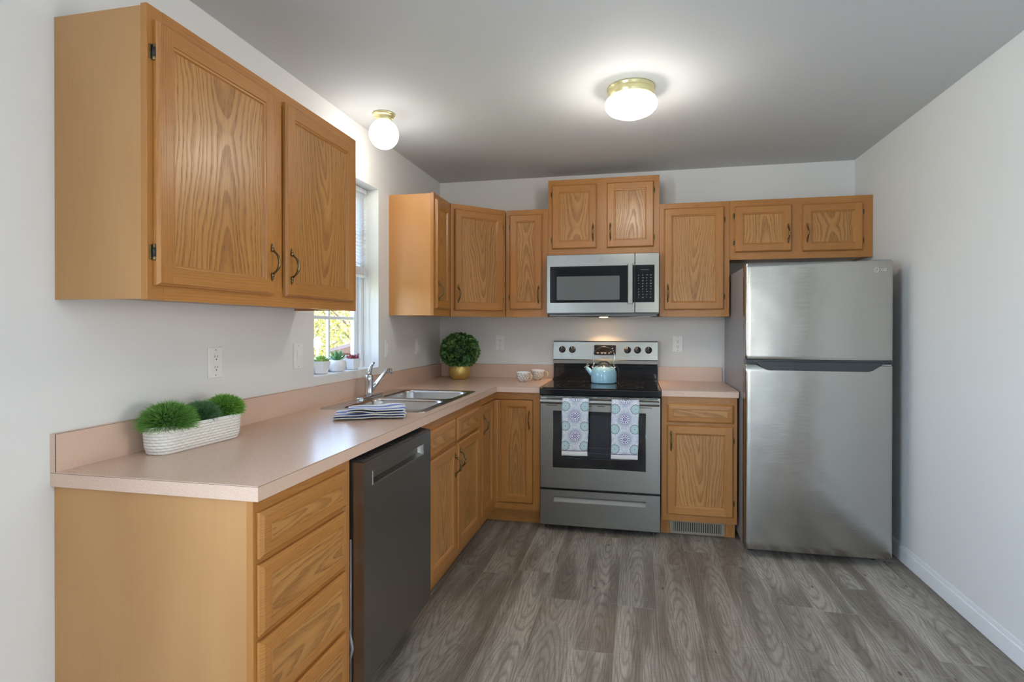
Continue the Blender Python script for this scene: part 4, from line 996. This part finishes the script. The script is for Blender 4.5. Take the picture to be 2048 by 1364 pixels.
for (R0, R1) in ((.0125, .0105),):
    a_ = [b.bm.verts.new((.664+R0*math.cos(2*PI*i/n), FY-.0012, 1.612+R0*math.sin(2*PI*i/n))) for i in range(n)]; c_ = [b.bm.verts.new((.664+R1*math.cos(2*PI*i/n), FY-.0012, 1.612+R1*math.sin(2*PI*i/n))) for i in range(n)]
    for i in range(n): b.bm.faces.new([a_[i], a_[(i+1) % n], c_[(i+1) % n], c_[i]])
b.box((.6625, FY-.0012, 1.606), (.6645, FY-.0006, 1.618)); b.box((.6645, FY-.0012, 1.606), (.669, FY-.0006, 1.608)); b.lathe([(0, 0), (.0016, 0), (.0016, .0006), (0, .0006)], (.6585, FY-.0006, 1.6155), 10, axis='y')
em = b.build('emblem', m_logo, fz, merge=False)
text_mesh('emblem_letters', 'LG', .021, m_logo, em, (.700, FY-.0012, 1.612), FRONT)
# ---------------------------------------------------------------- dishwasher
root = thing('dishwasher', 'dark stainless steel dishwasher under the counter between the drawers and the sink cabinet', 'dishwasher', (0, -2.474, 0), PI/2); WD = .610
X = .655
b = MB(); b.box((.008, -.585, .10), (WD-.004, -.02, .866)); b.build('tub', m_grey, root)
b = MB(); b.box((.010, -.60, .105), (.022, -.585, .862)); b.tube([(.014, -.606, .12), (.014, -.606, .60)], .004, 8); b.tube([(.014, -.60, .30), (.013, -.612, .24), (.015, -.60, .19)], .006, 8); b.build('side_seal', m_fside, root, merge=False)
px0, px1, pz0, pz1 = .072, .517, .770, .812
b = MB(); bx0, bx1, yb, yf = .012, WD-.010, -.602, -X
for lo, hi in (((bx0, yf, .124), (bx1, yb, pz0)), ((bx0, yf, pz1), (bx1, yb, .854)), ((bx0, yf, pz0), (px0, yb, pz1)), ((px1, yf, pz0), (bx1, yb, pz1))): b.box(lo, hi)
dr = b.build('door', m_dw, root)
b = MB()
def pk(i, y): return [(px0+i, y, pz0+i), (px1-i, y, pz0+i), (px1-i, y, pz1-i), (px0+i, y, pz1-i)]
R = [pk(-.003, yf-.0002), pk(-.002, yf-.0022), pk(.001, yf-.0012), pk(.004, yf+.010), pk(.008, yf+.022)]
for a_, c_ in zip(R[:-1], R[1:]):
    for i in range(4): b.quad([a_[i], a_[(i+1) % 4], c_[(i+1) % 4], c_[i]])
b.quad(R[-1]); b.build('handle_pocket', m_steel, dr, normals=True)
b = MB(); b.prism([(-.655, .8545), (-.652, .8585), (-.600, .866), (-.600, .8545)], bx0, bx1, axis='x'); cs = b.build('control_strip', m_blackp, root, normals=True)
b = MB()
for i in range(18): x = .05+i*.028; b.box((x, -.640, .8606), (x+.013, -.622, .8632))
b.build('buttons', m_blackp, cs, merge=False)
simple('toe_panel', (.006, -.560, .004), (WD-.004, -.55, .122), m_blackp, root)
# ---------------------------------------------------------------- ceiling lamps
def lampmat(name, es): return NT(name).set(col=(.95, .95, .92), rough=.3, emit=(1, .965, .90), es=es)
root = thing('ceiling_lamp', 'white mushroom-shaped ceiling lamp on a wide brass base in the middle of the ceiling', 'lamp', (1.500, -1.445, H))
b = MB(); b.lathe([(0, 0), (.112, 0), (.113, -.006), (.106, -.012), (.108, -.018), (.110, -.046), (.104, -.050), (0, -.05)][::-1], (0, 0, 0), 48); b.build('base', m_pbrass, root)
b = MB(); b.lathe([(.100, -.044), (.116, -.056), (.124, -.074), (.121, -.092), (.104, -.112), (.070, -.128), (.030, -.135), (0, -.136)], (0, 0, 0), 48); g = b.build('glass_shade', lampmat('lit_shade', 3.8), root)
root = thing('ceiling_lamp', 'small white globe ceiling lamp on a brass base close to the window wall', 'lamp', (.203, -1.394, H))
b = MB(); b.lathe([(0, 0), (.058, 0), (.060, -.004), (.052, -.014), (.044, -.016), (.043, -.036), (.040, -.040), (0, -.04)][::-1], (0, 0, 0), 36)
for a in (0, 2.1, 4.2): b.tube([(.042*math.cos(a), .042*math.sin(a), -.030), (.054*math.cos(a), .054*math.sin(a), -.030)], .003, 8)
b.build('base', m_pbrass, root)
b = MB(); R = .078; b.lathe([(R*math.sin(a), -.109+R*math.cos(a)) for a in [PI*(.16+.84*i/24) for i in range(25)]], (0, 0, 0), 40); b.build('glass_globe', lampmat('lit_globe', 3.), root)
light('mushroom_lamp_bulb', 'POINT', (1.5, -1.445, 2.24), (1.5, -1.445, 0), 8.5, (1, .93, .84), shadow_soft_size=.08)
light('globe_lamp_bulb', 'POINT', (.203, -1.394, 2.22), (.203, -1.394, 0), 3.2, (1, .93, .84), shadow_soft_size=.06)
light('cooktop_lamp_bulb', 'SPOT', (1.298, -.20, 1.360), (1.298, -.19, 0), 8.0, (1, .58, .28), shadow_soft_size=.015, spot_size=math.radians(125), spot_blend=.6)
# ---------------------------------------------------------------- outlets and switches
def plate(name, label, cat, loc, rz, kind):
    root = thing(name, label, cat, loc, rz)
    b = MB(); b.box((-.035, -.0055, -.0575), (.035, 0, .0575), bev=.003, seg=2); b.build('cover_plate', m_white, root)
    b = MB()
    for z in (-.047, .047) if kind != 'outlet_duplex' else (0,): b.lathe([(0, 0), (.003, 0), (.002, .001), (0, .001)], (0, -.0055, z), 10, axis='y')
    b.build('screw', m_mark, root, merge=False)
    if kind == 'switch':
        b = MB(); b.box((-.017, -.0065, -.034), (.017, -.0054, .034), bev=.001); b.prism([(-.0065, -.031), (-.0115, .004), (-.0075, .031), (-.0055, .031), (-.0055, -.031)], -.0145, .0145, axis='x'); b.build('rocker', m_white, root, merge=False)
    else:
        for s_ in (-1, 1):
            b = MB(); zc = .0195*s_
            loft(b, [[(x, -.0054, zc+z) for x, z in rrect(-.0165, .0165, -.0145, .0145, .008)], [(x, -.0075, zc+z) for x, z in rrect(-.016, .016, -.014, .014, .008)]], close_last=True, smooth=False)
            rc = b.build('receptacle', m_white, root, normals=True)
            b = MB(); b.box((-.0075, -.0079, zc-.001), (-.0055, -.0074, zc+.008)); b.box((.0055, -.0079, zc), (.0075, -.0074, zc+.007)); b.lathe([(0, 0), (.0026, 0), (.0026, .0005), (0, .0005)], (0, -.0074, zc-.0075), 10, axis='y'); b.build('slots', m_slot, rc, merge=False)
plate('electrical_outlet', 'white double outlet on the left wall above the grass planter', 'outlet', (0, -2.362, 1.169), PI/2, 'outlet')
plate('light_switch', 'white rocker switch on the left wall just left of the window, under the large cabinet', 'switch', (0, -1.856, 1.167), PI/2, 'switch')
plate('light_switch', 'white rocker switch on the left wall just right of the window', 'switch', (0, -.936, 1.167), PI/2, 'switch')
plate('light_switch', 'white rocker switch on the left wall near the room corner, behind the boxwood', 'switch', (0, -.454, 1.166), PI/2, 'switch')
plate('electrical_outlet', 'white double outlet on the back wall left of the stove, above the mugs', 'outlet', (.493, 0, 1.178), 0, 'outlet')
plate('electrical_outlet', 'white double outlet on the back wall right of the stove', 'outlet', (1.819, 0, 1.180), 0, 'outlet')
# ---------------------------------------------------------------- window blind
root = thing('window_blind', 'white horizontal slat blind half raised in the sink window', 'blind', (-.088, 0, 0))
m_slat = plain('blind_slat', srgb(240, 242, 246), .4)
b = MB(); b.box((-.014, WY0+.006, WZ1-.030), (.014, WY1-.006, WZ1-.002), bev=.003); b.build('headrail', m_slat, root)
b = MB(); z = WZ1-.045
while z > 1.66:
    a = .5; b.quad([(-.012*math.cos(a), WY0+.010, z-.012*math.sin(a)), (.012*math.cos(a), WY0+.010, z+.012*math.sin(a)), (.012*math.cos(a), WY1-.010, z+.012*math.sin(a)), (-.012*math.cos(a), WY1-.010, z-.012*math.sin(a))])
    z -= .0205
sl = b.build('slats', m_slat, root); md = sl.modifiers.new('t', 'SOLIDIFY'); md.thickness = .0006
b = MB(); zz = 1.615
for i in range(14): b.box((-.013, WY0+.010, zz+.0032*i), (.013, WY1-.010, zz+.0032*i+.0022))
b.box((-.013, WY0+.010, 1.598), (.013, WY1-.010, 1.613), bev=.003); b.build('bottom_rail', m_slat, root, merge=False)
b = MB()
for y in (WY0+.10, WY1-.10): b.tube([(0, y, 1.61), (0, y, WZ1-.03)], .0012, 6)
b.build('ladder_cord', m_slat, root, merge=False)
b = MB(); b.tube([(.017, WY1-.028, WZ1-.03), (.017, WY1-.026, 1.75), (.018, WY1-.022, 1.5), (.022, WY1-.012, 1.38), (.018, WY1-.022, 1.26), (.018, WY1-.026, 1.13)], .0014, 6)
b.tube([(.017, WY1-.040, WZ1-.03), (.017, WY1-.041, 1.6), (.018, WY1-.045, 1.10)], .0014, 6); b.build('pull_cord', m_slat, root, merge=False)
# ---------------------------------------------------------------- outside
m_lawn = NT('lawn'); m_lawn = m_lawn.set(col=m_lawn.mix(m_lawn.noise(m_lawn.coord(), 3, 4, .6), srgb(150, 156, 90), srgb(196, 190, 130)), rough=.9)
b = MB(); b.box((-40, -30, -.6), (-.3, 40, -.4)); struct(b.build('ground_outside', m_lawn))
def tree(label, x, y, h, R, mats, seed, n=6500):
    rr = random.Random(seed); root = thing('tree', label, 'tree', (x, y, -.4), 0, 'trees outside the sink window')
    b = MB(); b.tube([(0, 0, 0), (.05, 0, h*.3), (0, .08, h*.6), (.05, 0, h*.85)], [.14, .11, .08, .03], 10)
    for i in range(7):
        a = rr.uniform(0, 2*PI); z0 = h*rr.uniform(.2, .5); b.tube([(0, 0, z0), (R*.35*math.cos(a), R*.35*math.sin(a), z0+.5), (R*.75*math.cos(a), R*.75*math.sin(a), z0+1.1)], [.05, .03, .01], 6)
    b.build('trunk', plain('bark', srgb(104, 88, 74), .9), root, merge=False)
    b = MB(); cl = [(Vector((rr.gauss(0, 1), rr.gauss(0, 1), rr.gauss(0, 1))).normalized()*rr.uniform(.3, 1.)) for _ in range(46)]
    for i in range(n):
        c = rr.choice(cl); p = Vector((c.x*R, c.y*R, max(.15, h*.52+c.z*h*.42)))+Vector((rr.gauss(0, 1), rr.gauss(0, 1), rr.gauss(0, 1)))*R*.16
        u_ = Vector((rr.gauss(0, 1), rr.gauss(0, 1), rr.gauss(0, 1))).normalized(); v_ = u_.cross(Vector((rr.gauss(0, 1), rr.gauss(0, 1), rr.gauss(0, 1)))).normalized(); s_ = rr.uniform(.022, .05); q = rr.random()
        f = b.bm.faces.new([b.bm.verts.new(p+u_*s_), b.bm.verts.new(p+v_*s_*.6), b.bm.verts.new(p-u_*s_), b.bm.verts.new(p-v_*s_*.6)])
        for lp in f.loops: lp[b.uv].uv = (q, .5)
    b.build('foliage', mats, root, merge=False)
ylw = leafmat('yellow_green_leaves', srgb(150, 140, 60), srgb(176, 166, 84), srgb(120, 130, 70)); grn = leafmat('pale_green_leaves', srgb(104, 118, 66), srgb(142, 150, 92), srgb(160, 140, 80))
tree('yellow leaved tree outside the sink window, the nearest one', -4.8, 8.1, 2.9, 1.7, ylw, 1, 9000)
tree('pale green tree outside the sink window, behind the yellow one', -8.2, 10.8, 3.2, 2.2, grn, 2)
tree('pale green tree outside the sink window, the farthest left one', -8.6, 5.6, 3.1, 2.0, grn, 3)
tree('pale green tree outside the sink window, the farthest right one', -3.4, 12.0, 3.3, 2.3, grn, 5)
root = thing('shed', 'brown wooden shed with a low roof outside the sink window', 'shed', (-3.05, 4.85, -.4), math.radians(30))
m_shed = plain('brown_boards', srgb(84, 56, 46), .8); m_sroof = plain('brown_roof', srgb(70, 50, 42), .8)
b = MB(); b.box((-.7, -.7, 0), (.7, .7, 1.28)); b.build('wall', m_shed, root)
b = MB(); b.prism([(-.8, 1.28), (.8, 1.28), (0, 1.50)], -.8, .8, axis='y'); b.build('roof', m_sroof, root, normals=True)
root = thing('lamp_post', 'slim white post with a small white lantern outside the sink window', 'lamp post', (-2.67, 2.5, -.4))
b = MB(); b.tube([(0, 0, 0), (0, 0, 1.42)], .018, 10); b.build('post', m_trim, root)
b = MB(); b.box((-.035, -.035, 1.42), (.035, .035, 1.54), bev=.01); b.lathe([(.05, 1.54), (.0, 1.58)], (0, 0, 0), 12); b.build('lantern', m_trim, root, merge=False)
